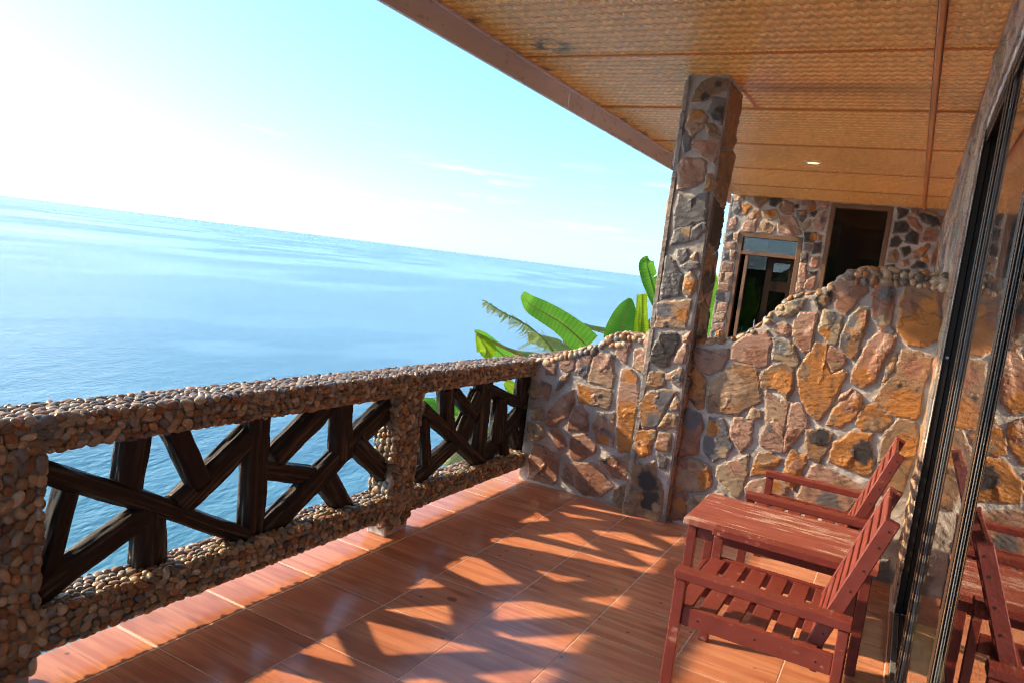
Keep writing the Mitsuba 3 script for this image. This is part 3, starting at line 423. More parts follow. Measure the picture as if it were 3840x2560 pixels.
# ------------------------------------------------------------------ divider wall at the end of the balcony
DATA = json.loads('{"L":[["P",[[-2.187,0.875],[-2.118,0.882],[-2.112,0.806],[-2.184,0.789]],[]],["P",[[-2.101,0.899],[-1.994,0.94],[-1.971,0.859],[-2.018,0.837],[-2.079,0.853]],[]],["P",[[-1.959,0.933],[-1.87,0.975],[-1.871,0.917],[-1.871,0.851],[-1.904,0.818],[-1.961,0.847]],[["G",-1.897,0.864,0.047]]],["T",[[-1.846,0.97],[-1.795,1.005],[-1.703,1.004],[-1.712,0.945],[-1.681,0.872],[-1.687,0.784],[-1.802,0.797],[-1.859,0.804],[-1.854,0.894]],[["G",-1.724,0.995,0.036],["P",-1.799,0.965,0.082]]],["P",[[-1.675,1.125],[-1.601,1.107],[-1.609,1.041],[-1.616,0.971],[-1.679,0.999],[-1.69,1.04]],[]],["T",[[-1.564,1.074],[-1.481,1.08],[-1.482,0.995],[-1.484,0.922],[-1.564,0.954]],[["P",-1.509,1.032,0.052]]],["B",[[-2.069,0.783],[-2.016,0.82],[-2.032,0.762],[-2.091,0.697]],[["G",-2.05,0.723,0.049]]],["Y",[[-2.282,0.729],[-2.217,0.7],[-2.181,0.624],[-2.259,0.599],[-2.3,0.637]],[["P",-2.211,0.655,0.04]]],["R",[[-2.211,0.729],[-2.139,0.715],[-2.154,0.611],[-2.175,0.616]],[]],["R",[[-2.032,0.663],[-1.966,0.712],[-1.95,0.634],[-1.982,0.523],[-2.098,0.434],[-2.134,0.44],[-2.138,0.536]],[["P",-2.056,0.558,0.078]]],["T",[[-1.935,0.763],[-1.849,0.766],[-1.686,0.767],[-1.68,0.693],[-1.695,0.642],[-1.841,0.647],[-1.912,0.642]],[["O",-1.882,0.701,0.066],["D",-1.752,0.71,0.023]]],["R",[[-1.93,0.602],[-1.89,0.619],[-1.836,0.577],[-1.824,0.463],[-1.962,0.437],[-1.957,0.551]],[["P",-1.909,0.552,0.057]]],["P",[[-1.736,0.602],[-1.647,0.625],[-1.64,0.521],[-1.627,0.4],[-1.744,0.405],[-1.796,0.532]],[["G",-1.689,0.599,0.041],["G",-1.689,0.475,0.041],["O",-1.699,0.419,0.042]]],["P",[[-1.636,0.924],[-1.574,0.927],[-1.528,0.892],[-1.511,0.835],[-1.491,0.762],[-1.496,0.527],[-1.502,0.386],[-1.582,0.376],[-1.609,0.528],[-1.63,0.699]],[["O",-1.567,0.885,0.053],["O",-1.548,0.637,0.097],["O",-1.548,0.454,0.098]]],["R",[[-2.093,0.403],[-2.053,0.43],[-1.986,0.381],[-1.962,0.318],[-2.007,0.285]],[]],["P",[[-1.934,0.393],[-1.834,0.434],[-1.744,0.373],[-1.751,0.327],[-1.836,0.252],[-1.897,0.242],[-1.929,0.294]],[["R",-1.871,0.298,0.086],["D",-1.864,0.377,0.011]]],["Y",[[-2.269,0.42],[-2.172,0.423],[-2.142,0.355],[-2.173,0.32],[-2.272,0.293]],[]],["Y",[[-2.263,0.524],[-2.175,0.547],[-2.158,0.467],[-2.248,0.453]],[]],["P",[[-2.207,0.275],[-2.114,0.269],[-2.04,0.24],[-2.002,0.217],[-1.996,0.075],[-2.019,0.027],[-2.213,0.029],[-2.228,0.167]],[["R",-2.064,0.132,0.089]]],["P",[[-1.953,0.187],[-1.88,0.223],[-1.73,0.246],[-1.666,0.195],[-1.577,0.124],[-1.671,0.036],[-1.782,0.02],[-1.866,0.062],[-1.956,0.076]],[["R",-1.74,0.122,0.112]]],["P",[[-1.706,0.275],[-1.638,0.322],[-1.524,0.354],[-1.49,0.309],[-1.493,0.203],[-1.591,0.187],[-1.68,0.227]],[["D",-1.649,0.298,0.028],["R",-1.573,0.254,0.063]]],["B",[[-1.566,0.113],[-1.48,0.18],[-1.485,0.028],[-1.517,0.001],[-1.57,0.05]],[]]],"R":[["P",[[-1.175,1.139],[-1.077,1.14],[-0.97,1.166],[-0.964,1.127],[-0.997,1.032],[-1.079,0.992],[-1.17,1.05]],[]],["P",[[-0.95,1.193],[-0.89,1.259],[-0.761,1.311],[-0.725,1.27],[-0.723,1.113],[-0.757,1.091],[-0.883,1.108],[-0.938,1.115]],[["R",-0.797,1.155,0.06]]],["Y",[[-0.71,1.272],[-0.621,1.271],[-0.589,1.253],[-0.545,1.152],[-0.578,1.131],[-0.655,1.156],[-0.696,1.157]],[["G",-0.66,1.233,0.047]]],["B",[[-0.74,1.078],[-0.645,1.142],[-0.58,1.123],[-0.553,0.996],[-0.583,0.935],[-0.642,0.978],[-0.739,0.975],[-0.756,1.036]],[["O",-0.629,1.036,0.069]]],["O",[[-1.158,1.027],[-1.083,0.967],[-1.071,0.779],[-1.102,0.769],[-1.183,0.84],[-1.187,0.947]],[["D",-1.15,0.788,0.029]]],["B",[[-0.926,1.085],[-0.819,1.096],[-0.78,1.071],[-0.733,0.937],[-0.728,0.882],[-0.801,0.835],[-0.847,0.781],[-1.028,0.763],[-1.051,0.808],[-1.056,0.947],[-0.979,1.019]],[["T",-0.951,0.943,0.109]]],["R",[[-1.183,0.756],[-1.08,0.736],[-1.05,0.668],[-1.071,0.596],[-1.058,0.482],[-1.168,0.439],[-1.198,0.576]],[["G",-1.125,0.702,0.073]]],["G",[[-1.014,0.725],[-0.935,0.734],[-0.892,0.661],[-0.855,0.579],[-0.876,0.509],[-0.956,0.457],[-1.022,0.516],[-1.023,0.599]],[["O",-0.996,0.663,0.048],["Y",-0.894,0.521,0.039]]],["P",[[-0.866,0.749],[-0.813,0.76],[-0.757,0.748],[-0.752,0.62],[-0.797,0.556],[-0.861,0.619],[-0.876,0.689]],[]],["T",[[-0.771,0.841],[-0.716,0.829],[-0.719,0.796],[-0.752,0.765],[-0.791,0.769]],[]],["P",[[-0.706,0.958],[-0.625,0.919],[-0.565,0.915],[-0.568,0.789],[-0.553,0.602],[-0.683,0.619],[-0.696,0.649],[-0.673,0.75]],[["G",-0.656,0.738,0.022],["T",-0.652,0.85,0.066]]],["P",[[-0.551,0.918],[-0.493,0.918],[-0.44,0.809],[-0.49,0.712],[-0.535,0.63],[-0.548,0.615],[-0.563,0.735]],[["R",-0.513,0.722,0.043]]],["T",[[-1.157,0.421],[-1.06,0.44],[-0.966,0.413],[-0.948,0.3],[-0.975,0.26],[-1.159,0.211],[-1.182,0.308]],[["O",-0.982,0.333,0.06],["R",-1.129,0.402,0.037],["R",-1.071,0.403,0.025],["O",-1.135,0.222,0.029]]],["Y",[[-0.919,0.424],[-0.755,0.538],[-0.739,0.436],[-0.755,0.285],[-0.782,0.261],[-0.89,0.34],[-0.923,0.373]],[["P",-0.812,0.451,0.054]]],["O",[[-0.685,0.579],[-0.634,0.595],[-0.561,0.56],[-0.578,0.524],[-0.642,0.452],[-0.711,0.427],[-0.706,0.517]],[["B",-0.658,0.553,0.052]]],["O",[[-0.507,0.637],[-0.459,0.609],[-0.422,0.629],[-0.422,0.562],[-0.463,0.402],[-0.521,0.443],[-0.529,0.544]],[["R",-0.464,0.552,0.036]]],["T",[[-0.708,0.387],[-0.609,0.436],[-0.5,0.408],[-0.496,0.377],[-0.598,0.269],[-0.703,0.249],[-0.736,0.339]],[["P",-0.685,0.336,0.053],["O",-0.574,0.405,0.044]]],["R",[[-1.165,0.193],[-1.092,0.212],[-1.071,0.047],[-1.163,0.012],[-1.18,0.18]],[["O",-1.121,0.127,0.05]]],["T",[[-1.056,0.196],[-0.862,0.264],[-0.837,0.204],[-0.917,0.099],[-1.05,0.104],[-1.074,0.149]],[]],["P",[[-0.723,1.356],[-0.652,1.374],[-0.62,1.333],[-0.641,1.303],[-0.719,1.325]],[]],["R",[[-0.429,1.641],[-0.346,1.714],[-0.27,1.684],[-0.249,1.624],[-0.294,1.571],[-0.314,1.513],[-0.345,1.481],[-0.401,1.509],[-0.424,1.586]],[["P",-0.378,1.639,0.057]]],["D",[[-0.527,1.548],[-0.439,1.612],[-0.43,1.529],[-0.486,1.481]],[["B",-0.465,1.54,0.029]]],["Y",[[-0.658,1.506],[-0.578,1.533],[-0.585,1.483],[-0.637,1.419],[-0.707,1.417],[-0.7,1.475]],[["G",-0.613,1.512,0.027]]],["P",[[-0.587,1.45],[-0.501,1.455],[-0.493,1.383],[-0.494,1.245],[-0.537,1.225],[-0.61,1.299],[-0.611,1.406]],[["R",-0.545,1.277,0.045]]],["Y",[[-0.457,1.485],[-0.365,1.467],[-0.355,1.404],[-0.361,1.307],[-0.393,1.298],[-0.471,1.362]],[["G",-0.403,1.453,0.04],["O",-0.435,1.352,0.033]]],["B",[[-0.272,1.523],[-0.226,1.526],[-0.228,1.424],[-0.249,1.246],[-0.269,1.234],[-0.336,1.263],[-0.345,1.342],[-0.315,1.474]],[["G",-0.329,1.336,0.036],["G",-0.311,1.451,0.043],["G",-0.327,1.273,0.022],["R",-0.252,1.483,0.028]]],["R",[[-0.227,1.682],[-0.184,1.679],[-0.117,1.649],[-0.11,1.565],[-0.098,1.444],[-0.073,1.401],[-0.141,1.413],[-0.201,1.475],[-0.225,1.604]],[["G",-0.148,1.63,0.044],["Y",-0.143,1.468,0.031],["G",-0.184,1.462,0.024],["G",-0.101,1.42,0.027]]],["O",[[-0.062,1.687],[0.093,1.661],[0.098,1.609],[0.141,1.488],[0.143,1.412],[0.066,1.358],[0.005,1.359],[-0.062,1.418],[-0.079,1.585]],[["B",-0.004,1.664,0.072],["R",-0.03,1.577,0.047]]],["R",[[0.055,1.709],[0.116,1.702],[0.136,1.66],[0.133,1.516],[0.109,1.543],[0.098,1.647]],[]],["R",[[-0.148,1.412],[-0.066,1.379],[-0.067,1.34],[-0.098,1.272],[-0.136,1.116],[-0.194,1.077],[-0.25,1.094],[-0.251,1.166],[-0.217,1.267],[-0.2,1.341]],[["P",-0.145,1.35,0.055],["O",-0.197,1.144,0.049]]],["O",[[-0.474,1.289],[-0.407,1.291],[-0.405,1.187],[-0.357,1.118],[-0.301,1.161],[-0.284,1.144],[-0.34,0.939],[-0.39,0.83],[-0.452,0.883],[-0.52,0.976],[-0.546,1.112]],[["B",-0.516,1.118,0.045]]],["R",[[-0.396,1.285],[-0.317,1.258],[-0.301,1.205],[-0.324,1.165],[-0.356,1.135],[-0.399,1.196]],[["B",-0.349,1.18,0.029]]],["B",[[-0.023,1.324],[0.051,1.328],[0.125,1.303],[0.125,1.203],[0.111,1.124],[0.12,0.986],[0.098,0.955],[0.002,0.954],[-0.12,1.016],[-0.09,1.093],[-0.038,1.204]],[["O",0.035,1.008,0.1],["D",-0.005,1.125,0.015],["R",0.046,1.235,0.053]]],["B",[[-0.088,1.258],[-0.054,1.303],[-0.044,1.219],[-0.087,1.117],[-0.088,1.211]],[["G",-0.076,1.182,0.021]]],["O",[[-0.225,1.047],[-0.185,1.026],[-0.19,0.921],[-0.262,0.825],[-0.338,0.833],[-0.322,0.918],[-0.267,0.994]],[["P",-0.222,1.031,0.029],["B",-0.321,0.869,0.029],["R",-0.246,0.95,0.036]]],["O",[[-0.17,0.973],[-0.116,0.993],[-0.031,0.947],[-0.012,0.911],[-0.064,0.848],[-0.155,0.836],[-0.188,0.865]],[["B",-0.097,0.877,0.049]]],["B",[[-0.441,0.769],[-0.363,0.802],[-0.307,0.782],[-0.309,0.699],[-0.345,0.596],[-0.408,0.609],[-0.435,0.678]],[["D",-0.369,0.743,0.058]]],["O",[[-0.189,0.821],[-0.102,0.82],[-0.109,0.77],[-0.066,0.684],[-0.065,0.589],[-0.121,0.581],[-0.296,0.62],[-0.284,0.73]],[["D",-0.124,0.71,0.067]]],["B",[[0.025,0.943],[0.095,0.934],[0.132,0.872],[0.135,0.771],[0.113,0.609],[0.106,0.527],[-0.001,0.499],[-0.039,0.69],[-0.034,0.835]],[["O",0.083,0.798,0.067]]],["R",[[-0.292,1.013],[-0.241,1.056],[-0.267,0.994],[-0.296,0.988]],[]],["P",[[-0.385,0.562],[-0.343,0.585],[-0.234,0.558],[-0.148,0.527],[-0.091,0.505],[-0.08,0.483],[-0.119,0.412],[-0.162,0.338],[-0.254,0.329],[-0.406,0.329],[-0.432,0.369]],[["G",-0.26,0.369,0.067],["B",-0.205,0.491,0.044]]],["O",[[-0.143,0.331],[-0.094,0.365],[-0.051,0.328],[-0.059,0.264],[-0.15,0.259]],[]],["G",[[0.022,0.093],[0.098,0.127],[0.112,0.004],[0.042,-0.004]],[["B",0.052,0.065,0.024]]]],"C":[["D",[[-1.382,1.208],[-1.323,1.218],[-1.272,1.216],[-1.264,1.181],[-1.279,1.087],[-1.313,1.068],[-1.308,1.009],[-1.377,0.997],[-1.424,1.019],[-1.425,1.089]],[]],["P",[[-1.219,1.169],[-1.203,1.146],[-1.207,1.067],[-1.22,1.045],[-1.266,1.043],[-1.253,1.111]],[]],["P",[[-1.238,1.205],[-1.2,1.237],[-1.196,1.186],[-1.23,1.174]],[]],["B",[[-1.417,0.95],[-1.324,0.96],[-1.316,0.889],[-1.344,0.87],[-1.433,0.846]],[]],["T",[[-1.306,0.957],[-1.224,1.005],[-1.208,0.922],[-1.218,0.901],[-1.306,0.93]],[["G",-1.234,0.944,0.033]]],["G",[[-1.42,1.687],[-1.372,1.673],[-1.331,1.6],[-1.305,1.584],[-1.303,1.458],[-1.373,1.439],[-1.418,1.426],[-1.421,1.583]],[]],["T",[[-1.279,1.58],[-1.25,1.606],[-1.212,1.569],[-1.208,1.519],[-1.24,1.457],[-1.28,1.484]],[["O",-1.245,1.527,0.038]]],["T",[[-1.43,1.392],[-1.34,1.417],[-1.228,1.439],[-1.224,1.369],[-1.231,1.264],[-1.308,1.253],[-1.427,1.241],[-1.431,1.313]],[["G",-1.39,1.352,0.05],["O",-1.256,1.345,0.045],["D",-1.356,1.262,0.023]]],["G",[[-1.349,1.739],[-1.298,1.751],[-1.285,1.708],[-1.322,1.652],[-1.348,1.688]],[]],["T",[[-1.26,1.71],[-1.237,1.732],[-1.23,1.688],[-1.267,1.697]],[]],["G",[[-1.32,1.64],[-1.267,1.675],[-1.215,1.671],[-1.213,1.639],[-1.265,1.62]],[]],["B",[[-1.363,2.761],[-1.287,2.793],[-1.199,2.779],[-1.194,2.726],[-1.279,2.69],[-1.347,2.654],[-1.399,2.657],[-1.393,2.711]],[["D",-1.321,2.676,0.029],["D",-1.252,2.754,0.022]]],["G",[[-1.269,2.676],[-1.2,2.67],[-1.198,2.634],[-1.202,2.518],[-1.257,2.548],[-1.3,2.59]],[["D",-1.225,2.577,0.05]]],["T",[[-1.394,2.596],[-1.338,2.6],[-1.303,2.562],[-1.309,2.504],[-1.374,2.445],[-1.417,2.501]],[["O",-1.357,2.575,0.037]]],["B",[[-1.295,2.512],[-1.245,2.52],[-1.197,2.443],[-1.266,2.437]],[]],["P",[[-1.358,2.409],[-1.198,2.422],[-1.19,2.35],[-1.216,2.285],[-1.28,2.318],[-1.356,2.373]],[["R",-1.25,2.362,0.051]]],["P",[[-1.406,2.305],[-1.286,2.303],[-1.261,2.29],[-1.259,2.181],[-1.348,2.125],[-1.411,2.117],[-1.412,2.194],[-1.442,2.244]],[["R",-1.346,2.213,0.067]]],["B",[[-1.242,2.211],[-1.217,2.22],[-1.182,2.157],[-1.192,2.127],[-1.242,2.117]],[]],["G",[[-1.394,2.077],[-1.316,2.064],[-1.222,2.107],[-1.215,1.937],[-1.264,1.918],[-1.401,1.869],[-1.407,1.987]],[]],["G",[[-1.388,1.862],[-1.291,1.901],[-1.29,1.797],[-1.401,1.768]],[["T",-1.314,1.854,0.034]]],["G",[[-1.28,1.879],[-1.212,1.922],[-1.196,1.887],[-1.249,1.823],[-1.285,1.813]],[]],["G",[[-1.419,2.443],[-1.373,2.437],[-1.372,2.379],[-1.405,2.349],[-1.422,2.385]],[]],["B",[[-1.412,0.821],[-1.302,0.855],[-1.234,0.856],[-1.272,0.78],[-1.31,0.654],[-1.323,0.613],[-1.409,0.585],[-1.446,0.663],[-1.454,0.718]],[["G",-1.291,0.782,0.068],["G",-1.347,0.646,0.047],["O",-1.405,0.734,0.038]]],["B",[[-1.262,0.714],[-1.21,0.7],[-1.2,0.634],[-1.271,0.609],[-1.31,0.61]],[["T",-1.234,0.695,0.025]]],["O",[[-1.443,0.555],[-1.328,0.581],[-1.318,0.539],[-1.347,0.52],[-1.339,0.426],[-1.412,0.393],[-1.443,0.421]],[["D",-1.415,0.474,0.018],["Y",-1.339,0.553,0.025]]],["B",[[-1.298,0.578],[-1.223,0.579],[-1.219,0.53],[-1.231,0.468],[-1.309,0.478]],[["P",-1.266,0.532,0.037]]],["G",[[-1.305,0.453],[-1.23,0.421],[-1.23,0.358],[-1.265,0.356]],[]],["B",[[-1.432,0.347],[-1.371,0.336],[-1.304,0.384],[-1.28,0.288],[-1.237,0.255],[-1.223,0.208],[-1.219,0.05],[-1.232,0.014],[-1.452,-0.002],[-1.468,0.033],[-1.434,0.185],[-1.444,0.299]],[["D",-1.325,0.245,0.07],["D",-1.295,0.131,0.064],["O",-1.357,0.134,0.019],["T",-1.245,0.1,0.029]]],["T",[[-1.229,0.826],[-1.2,0.795],[-1.208,0.75],[-1.251,0.741]],[]]],"F":[["D",[[-1.947,2.783],[-1.9,2.827],[-1.782,2.828],[-1.787,2.78],[-1.866,2.693],[-1.936,2.715]],[]],["R",[[-1.796,2.753],[-1.735,2.784],[-1.639,2.751],[-1.605,2.658],[-1.653,2.594],[-1.748,2.613],[-1.803,2.67]],[]],["T",[[-2.016,2.626],[-1.848,2.66],[-1.79,2.589],[-1.803,2.547],[-1.903,2.505],[-1.997,2.545]],[["O",-1.891,2.595,0.053]]],["P",[[-1.781,2.57],[-1.599,2.584],[-1.532,2.489],[-1.467,2.359],[-1.534,2.333],[-1.766,2.352],[-1.791,2.466]],[]],["T",[[-2.049,2.402],[-2.006,2.475],[-1.898,2.471],[-1.806,2.396],[-1.85,2.337],[-2.045,2.333]],[]],["P",[[-2.259,2.341],[-2.222,2.457],[-2.066,2.512],[-2.067,2.345],[-2.16,2.323]],[["R",-2.19,2.431,0.041]]],["P",[[-2.434,2.481],[-2.356,2.515],[-2.32,2.462],[-2.355,2.333],[-2.427,2.34]],[]],["G",[[-2.418,2.693],[-2.333,2.727],[-2.293,2.604],[-2.362,2.557],[-2.424,2.594]],[]],["O",[[-2.292,2.688],[-2.233,2.707],[-2.159,2.67],[-2.237,2.553],[-2.282,2.577]],[]],["R",[[-2.137,2.617],[-2.052,2.637],[-2.03,2.542],[-2.102,2.481],[-2.203,2.514]],[["T",-2.126,2.548,0.04]]],["B",[[-2.151,2.796],[-1.98,2.821],[-1.965,2.768],[-2.063,2.664],[-2.154,2.726]],[]],["T",[[-2.431,2.818],[-2.28,2.828],[-2.28,2.745],[-2.404,2.736]],[]],["R",[[-1.534,2.825],[-1.381,2.823],[-1.391,2.729],[-1.521,2.746]],[]],["P",[[-1.341,2.812],[-1.192,2.823],[-1.202,2.73],[-1.322,2.694]],[]],["O",[[-1.452,2.711],[-1.358,2.758],[-1.345,2.679],[-1.418,2.66]],[]],["D",[[-1.605,2.729],[-1.586,2.744],[-1.559,2.736],[-1.557,2.709],[-1.578,2.694],[-1.599,2.702]],[]],["G",[[-1.585,2.66],[-1.458,2.67],[-1.446,2.59],[-1.496,2.505],[-1.566,2.58]],[["B",-1.505,2.639,0.038]]],["D",[[-1.416,2.646],[-1.32,2.681],[-1.346,2.605],[-1.404,2.607]],[]],["P",[[-1.36,2.53],[-1.221,2.689],[-1.19,2.572],[-1.228,2.422],[-1.32,2.44]],[["G",-1.233,2.568,0.04]]],["Y",[[-1.516,2.463],[-1.389,2.555],[-1.389,2.474],[-1.454,2.401]],[]],["D",[[-1.439,2.389],[-1.289,2.403],[-1.276,2.323],[-1.318,2.266],[-1.42,2.269]],[["O",-1.309,2.334,0.05]]],["O",[[-1.27,2.364],[-1.218,2.356],[-1.222,2.302],[-1.26,2.305]],[]],["B",[[-1.415,2.236],[-1.316,2.252],[-1.324,2.144],[-1.416,2.161]],[["G",-1.385,2.205,0.038]]],["D",[[-1.303,2.254],[-1.205,2.277],[-1.197,2.144],[-1.295,2.12]],[]],["D",[[-1.433,2.105],[-1.346,2.121],[-1.338,1.993],[-1.422,1.991]],[]],["R",[[-1.299,2.065],[-1.201,2.089],[-1.19,1.943],[-1.278,1.933]],[]],["P",[[-1.427,1.983],[-1.349,1.979],[-1.313,1.752],[-1.41,1.713]],[]],["D",[[-1.308,1.882],[-1.196,1.901],[-1.2,1.847],[-1.295,1.842]],[]],["R",[[-1.315,1.765],[-1.198,1.834],[-1.196,1.658],[-1.323,1.655]],[]],["P",[[-1.423,1.711],[-1.357,1.706],[-1.33,1.613],[-1.416,1.588]],[]],["G",[[-2.46,2.281],[-2.365,2.304],[-2.364,2.205],[-2.45,2.168]],[]],["T",[[-2.349,2.291],[-2.276,2.312],[-2.275,2.171],[-2.343,2.207]],[]],["P",[[-2.454,2.154],[-2.302,2.169],[-2.303,2.084],[-2.439,2.056]],[]],["G",[[-2.451,2.04],[-2.366,2.035],[-2.362,1.922],[-2.441,1.927]],[]],["T",[[-2.356,2.064],[-2.283,2.044],[-2.287,1.888],[-2.35,1.937]],[]],["P",[[-2.441,1.885],[-2.3,1.886],[-2.297,1.773],[-2.434,1.742]],[]],["P",[[-2.438,1.728],[-2.392,1.747],[-2.391,1.647],[-2.442,1.612]],[]],["T",[[-2.376,1.735],[-2.279,1.746],[-2.285,1.603],[-2.372,1.621]],[]],["P",[[-2.454,1.597],[-2.296,1.588],[-2.295,1.488],[-2.446,1.454]],[]],["G",[[-2.458,1.438],[-2.346,1.453],[-2.343,1.338],[-2.453,1.309]],[]],["P",[[-2.422,1.298],[-2.287,1.346],[-2.284,1.231],[-2.419,1.183]],[]],["T",[[-2.438,1.166],[-2.293,1.201],[-2.302,1.07],[-2.425,1.037]],[]],["P",[[-2.449,1.005],[-2.297,1.042],[-2.298,0.955],[-2.434,0.905]],[]],["O",[[-2.38,0.928],[-2.291,0.956],[-2.295,0.84],[-2.381,0.841]],[]],["D",[[-0.39,2.786],[-0.257,2.777],[-0.288,2.686],[-0.363,2.654]],[]],["D",[[-0.391,2.613],[-0.292,2.641],[-0.238,2.588],[-0.235,2.5],[-0.392,2.472]],[]],["R",[[-0.266,2.687],[-0.185,2.681],[-0.076,2.565],[-0.101,2.512],[-0.225,2.577]],[]],["D",[[-0.147,2.722],[-0.096,2.752],[0.068,2.702],[0.117,2.607],[0.021,2.586],[-0.101,2.651]],[]],["D",[[-0.249,2.447],[-0.194,2.529],[-0.108,2.486],[-0.099,2.36],[-0.237,2.372]],[]],["R",[[-0.075,2.489],[-0.01,2.571],[0.09,2.567],[0.092,2.417],[-0.066,2.402]],[]],["D",[[-0.402,2.394],[-0.366,2.456],[-0.268,2.388],[-0.317,2.3],[-0.399,2.305]],[]],["D",[[-0.281,2.291],[-0.184,2.326],[-0.152,2.266],[-0.219,2.189]],[]],["R",[[-0.127,2.256],[0.02,2.385],[0.048,2.35],[-0.029,2.203],[-0.104,2.182]],[["O",-0.021,2.292,0.055]]],["O",[[-0.029,2.203],[0.033,2.235],[0.059,2.149],[-0.009,2.154]],[]],["B",[[-0.41,2.226],[-0.336,2.273],[-0.286,2.214],[-0.287,2.111],[-0.397,2.111]],[]],["R",[[-0.246,2.141],[-0.181,2.167],[-0.155,2.113],[-0.201,2.076]],[]],["D",[[-0.121,2.078],[-0.067,2.161],[0.015,2.144],[0.06,2.074],[-0.106,2.054]],[]],["R",[[0.075,2.252],[0.125,2.42],[0.178,2.363],[0.185,2.189],[0.086,2.115]],[]],["R",[[-0.237,2.791],[-0.147,2.792],[-0.156,2.709],[-0.216,2.729]],[]],["O",[[-0.124,2.787],[0.045,2.775],[0.051,2.738],[-0.109,2.763]],[]],["R",[[0.086,2.729],[0.161,2.735],[0.189,2.564],[0.112,2.569]],[]],["D",[[-0.406,2.059],[-0.306,2.089],[-0.309,2.031],[-0.4,2.02]],[]]]}')
WALL_Y = 4.70
FA = Frame((0, WALL_Y, 0), (1, 0, 0), (0, 0, 1), (0, -1, 0))
TOP = [(-2.30, .86), (-2.22, .885), (-1.987, .985), (-1.819, 1.05), (-1.767, 1.115), (-1.687, 1.15), (-1.46, 1.155), (-1.2, 1.18), (-1.143, 1.19), (-1.04, 1.205),
       (-.946, 1.235), (-.87, 1.285), (-.803, 1.346), (-.73, 1.44), (-.665, 1.525), (-.58, 1.56), (-.491, 1.588), (-.42, 1.66), (-.358, 1.718), (-.28, 1.748), (-.193, 1.755), (.0, 1.757), (.147, 1.753)]
ew = thing('divider_wall', 'wavy topped wall of orange, pink and grey stones with pebble coping, at the far end of the balcony', 'wall')
region = Polygon([(-2.30, -.02)] + TOP + [(.147, -.02)])
put('mortar', cat([slab(FA, region, -.22, -.012), mortar_sheet(FA, region, .022, 3, .006)]), 'm_mortar', ew, smooth=40)
lay(ew, FA, DATA['L'] + DATA['R'], 11)
# pebble coping along the wavy top: over the top and down a little on the front
tp = np.array(TOP); seg = np.r_[0, np.cumsum(np.hypot(*np.diff(tp, axis=0).T))]
def coping(s, t):
    t = min(max(t, 0), seg[-1] - .03)
    x, z = np.interp(t, seg, tp[:, 0]), np.interp(t, seg, tp[:, 1])
    x2, z2 = np.interp(t + .02, seg, tp[:, 0]), np.interp(t + .02, seg, tp[:, 1])
    ta = np.array([x2 - x, 0, z2 - z]); ta = ta / (np.linalg.norm(ta) + 1e-9)
    up = np.cross(ta, [0, 1, 0]); up = -up if up[2] < 0 else up
    drop = coping.drop(t)
    if s < drop:      # on the front
        return np.array([x, WALL_Y - .004, z]) - up * (drop - s), ta, np.array([0, -1.0, 0])
    w = s - drop
    n = up if w > .02 else (up - np.array([0, 1.0, 0])) / math.sqrt(2)
    return np.array([x, WALL_Y + w, z]), ta, n
def dropf(t):
    x = np.interp(t, seg, tp[:, 0])
    return np.interp(x, [-2.3, -2.0, -1.8, -1.74, -1.6, -1.46, -1.2, -.9, -.45, -.33, -.15, .15], [.035, .05, .05, .10, .05, .05, .02, .016, .018, .07, .085, .085])
coping.drop = dropf
rng = np.random.default_rng(5)
S = .085 + .20
cop = pebble_skin(lambda s, t: coping(s + dropf(t) - .085, t), S, seg[-1], rng, .054, .039, keep=lambda s, t: s > .085 - dropf(t) and not (-1.48 < np.interp(t, seg, tp[:, 0]) < -1.18 and s < .1), pale=1.3, out_=.006)
near = [p for p in cop if p[0][1] < WALL_Y + .05]; rest = [p for p in cop if p[0][1] >= WALL_Y + .05]
for p in near:
    m, c = pebble_mesh([p], 2); put('pebble', m, 'm_pebble', ew, smooth=True, color=c)
m, c = pebble_mesh(rest, 2); k = put('coping_pebbles', m, 'm_pebble', ew, smooth=True, color=c); labels[k] = {'kind': 'stuff'}

# ------------------------------------------------------------------ stone column
CX0, CX1, CY0, CY1, CEIL = -1.455, -1.185, 4.62, 4.95, 2.813
sc = thing('stone_column', 'tall square column of grey, tan and dark stones rising from the divider wall to the ceiling', 'column')
faces = [(Frame((0, CY0, 0), (1, 0, 0), (0, 0, 1), (0, -1, 0)), sbox(CX0, 0, CX1, CEIL)), (Frame((CX1, 0, 0), (0, 1, 0), (0, 0, 1), (1, 0, 0)), sbox(CY0, 0, CY1, CEIL)),
         (Frame((CX0, 0, 0), (0, 1, 0), (0, 0, 1), (-1, 0, 0)), sbox(CY0, 0, CY1, CEIL)), (Frame((0, CY1, 0), (1, 0, 0), (0, 0, 1), (0, 1, 0)), sbox(CX0, 0, CX1, CEIL))]
parts = [bevel_box(CX0 + .014, CX1 - .014, CY0 + .014, CY1 - .014, 0, CEIL - .002, .012)] + [mortar_sheet(f, r, .022, 20 + i, .016) for i, (f, r) in enumerate(faces)]
put('mortar', cat(parts), 'm_mortar', sc, smooth=45)
lay(sc, faces[0][0], DATA['C'], 31, thick=.011)
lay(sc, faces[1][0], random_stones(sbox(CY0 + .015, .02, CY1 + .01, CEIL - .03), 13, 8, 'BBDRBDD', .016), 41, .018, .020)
lay(sc, faces[2][0], random_stones(sbox(CY0 - .01, .02, CY1 + .01, CEIL - .03), 15, 9, 'GTBGTGB', .010), 42, .018, .022)

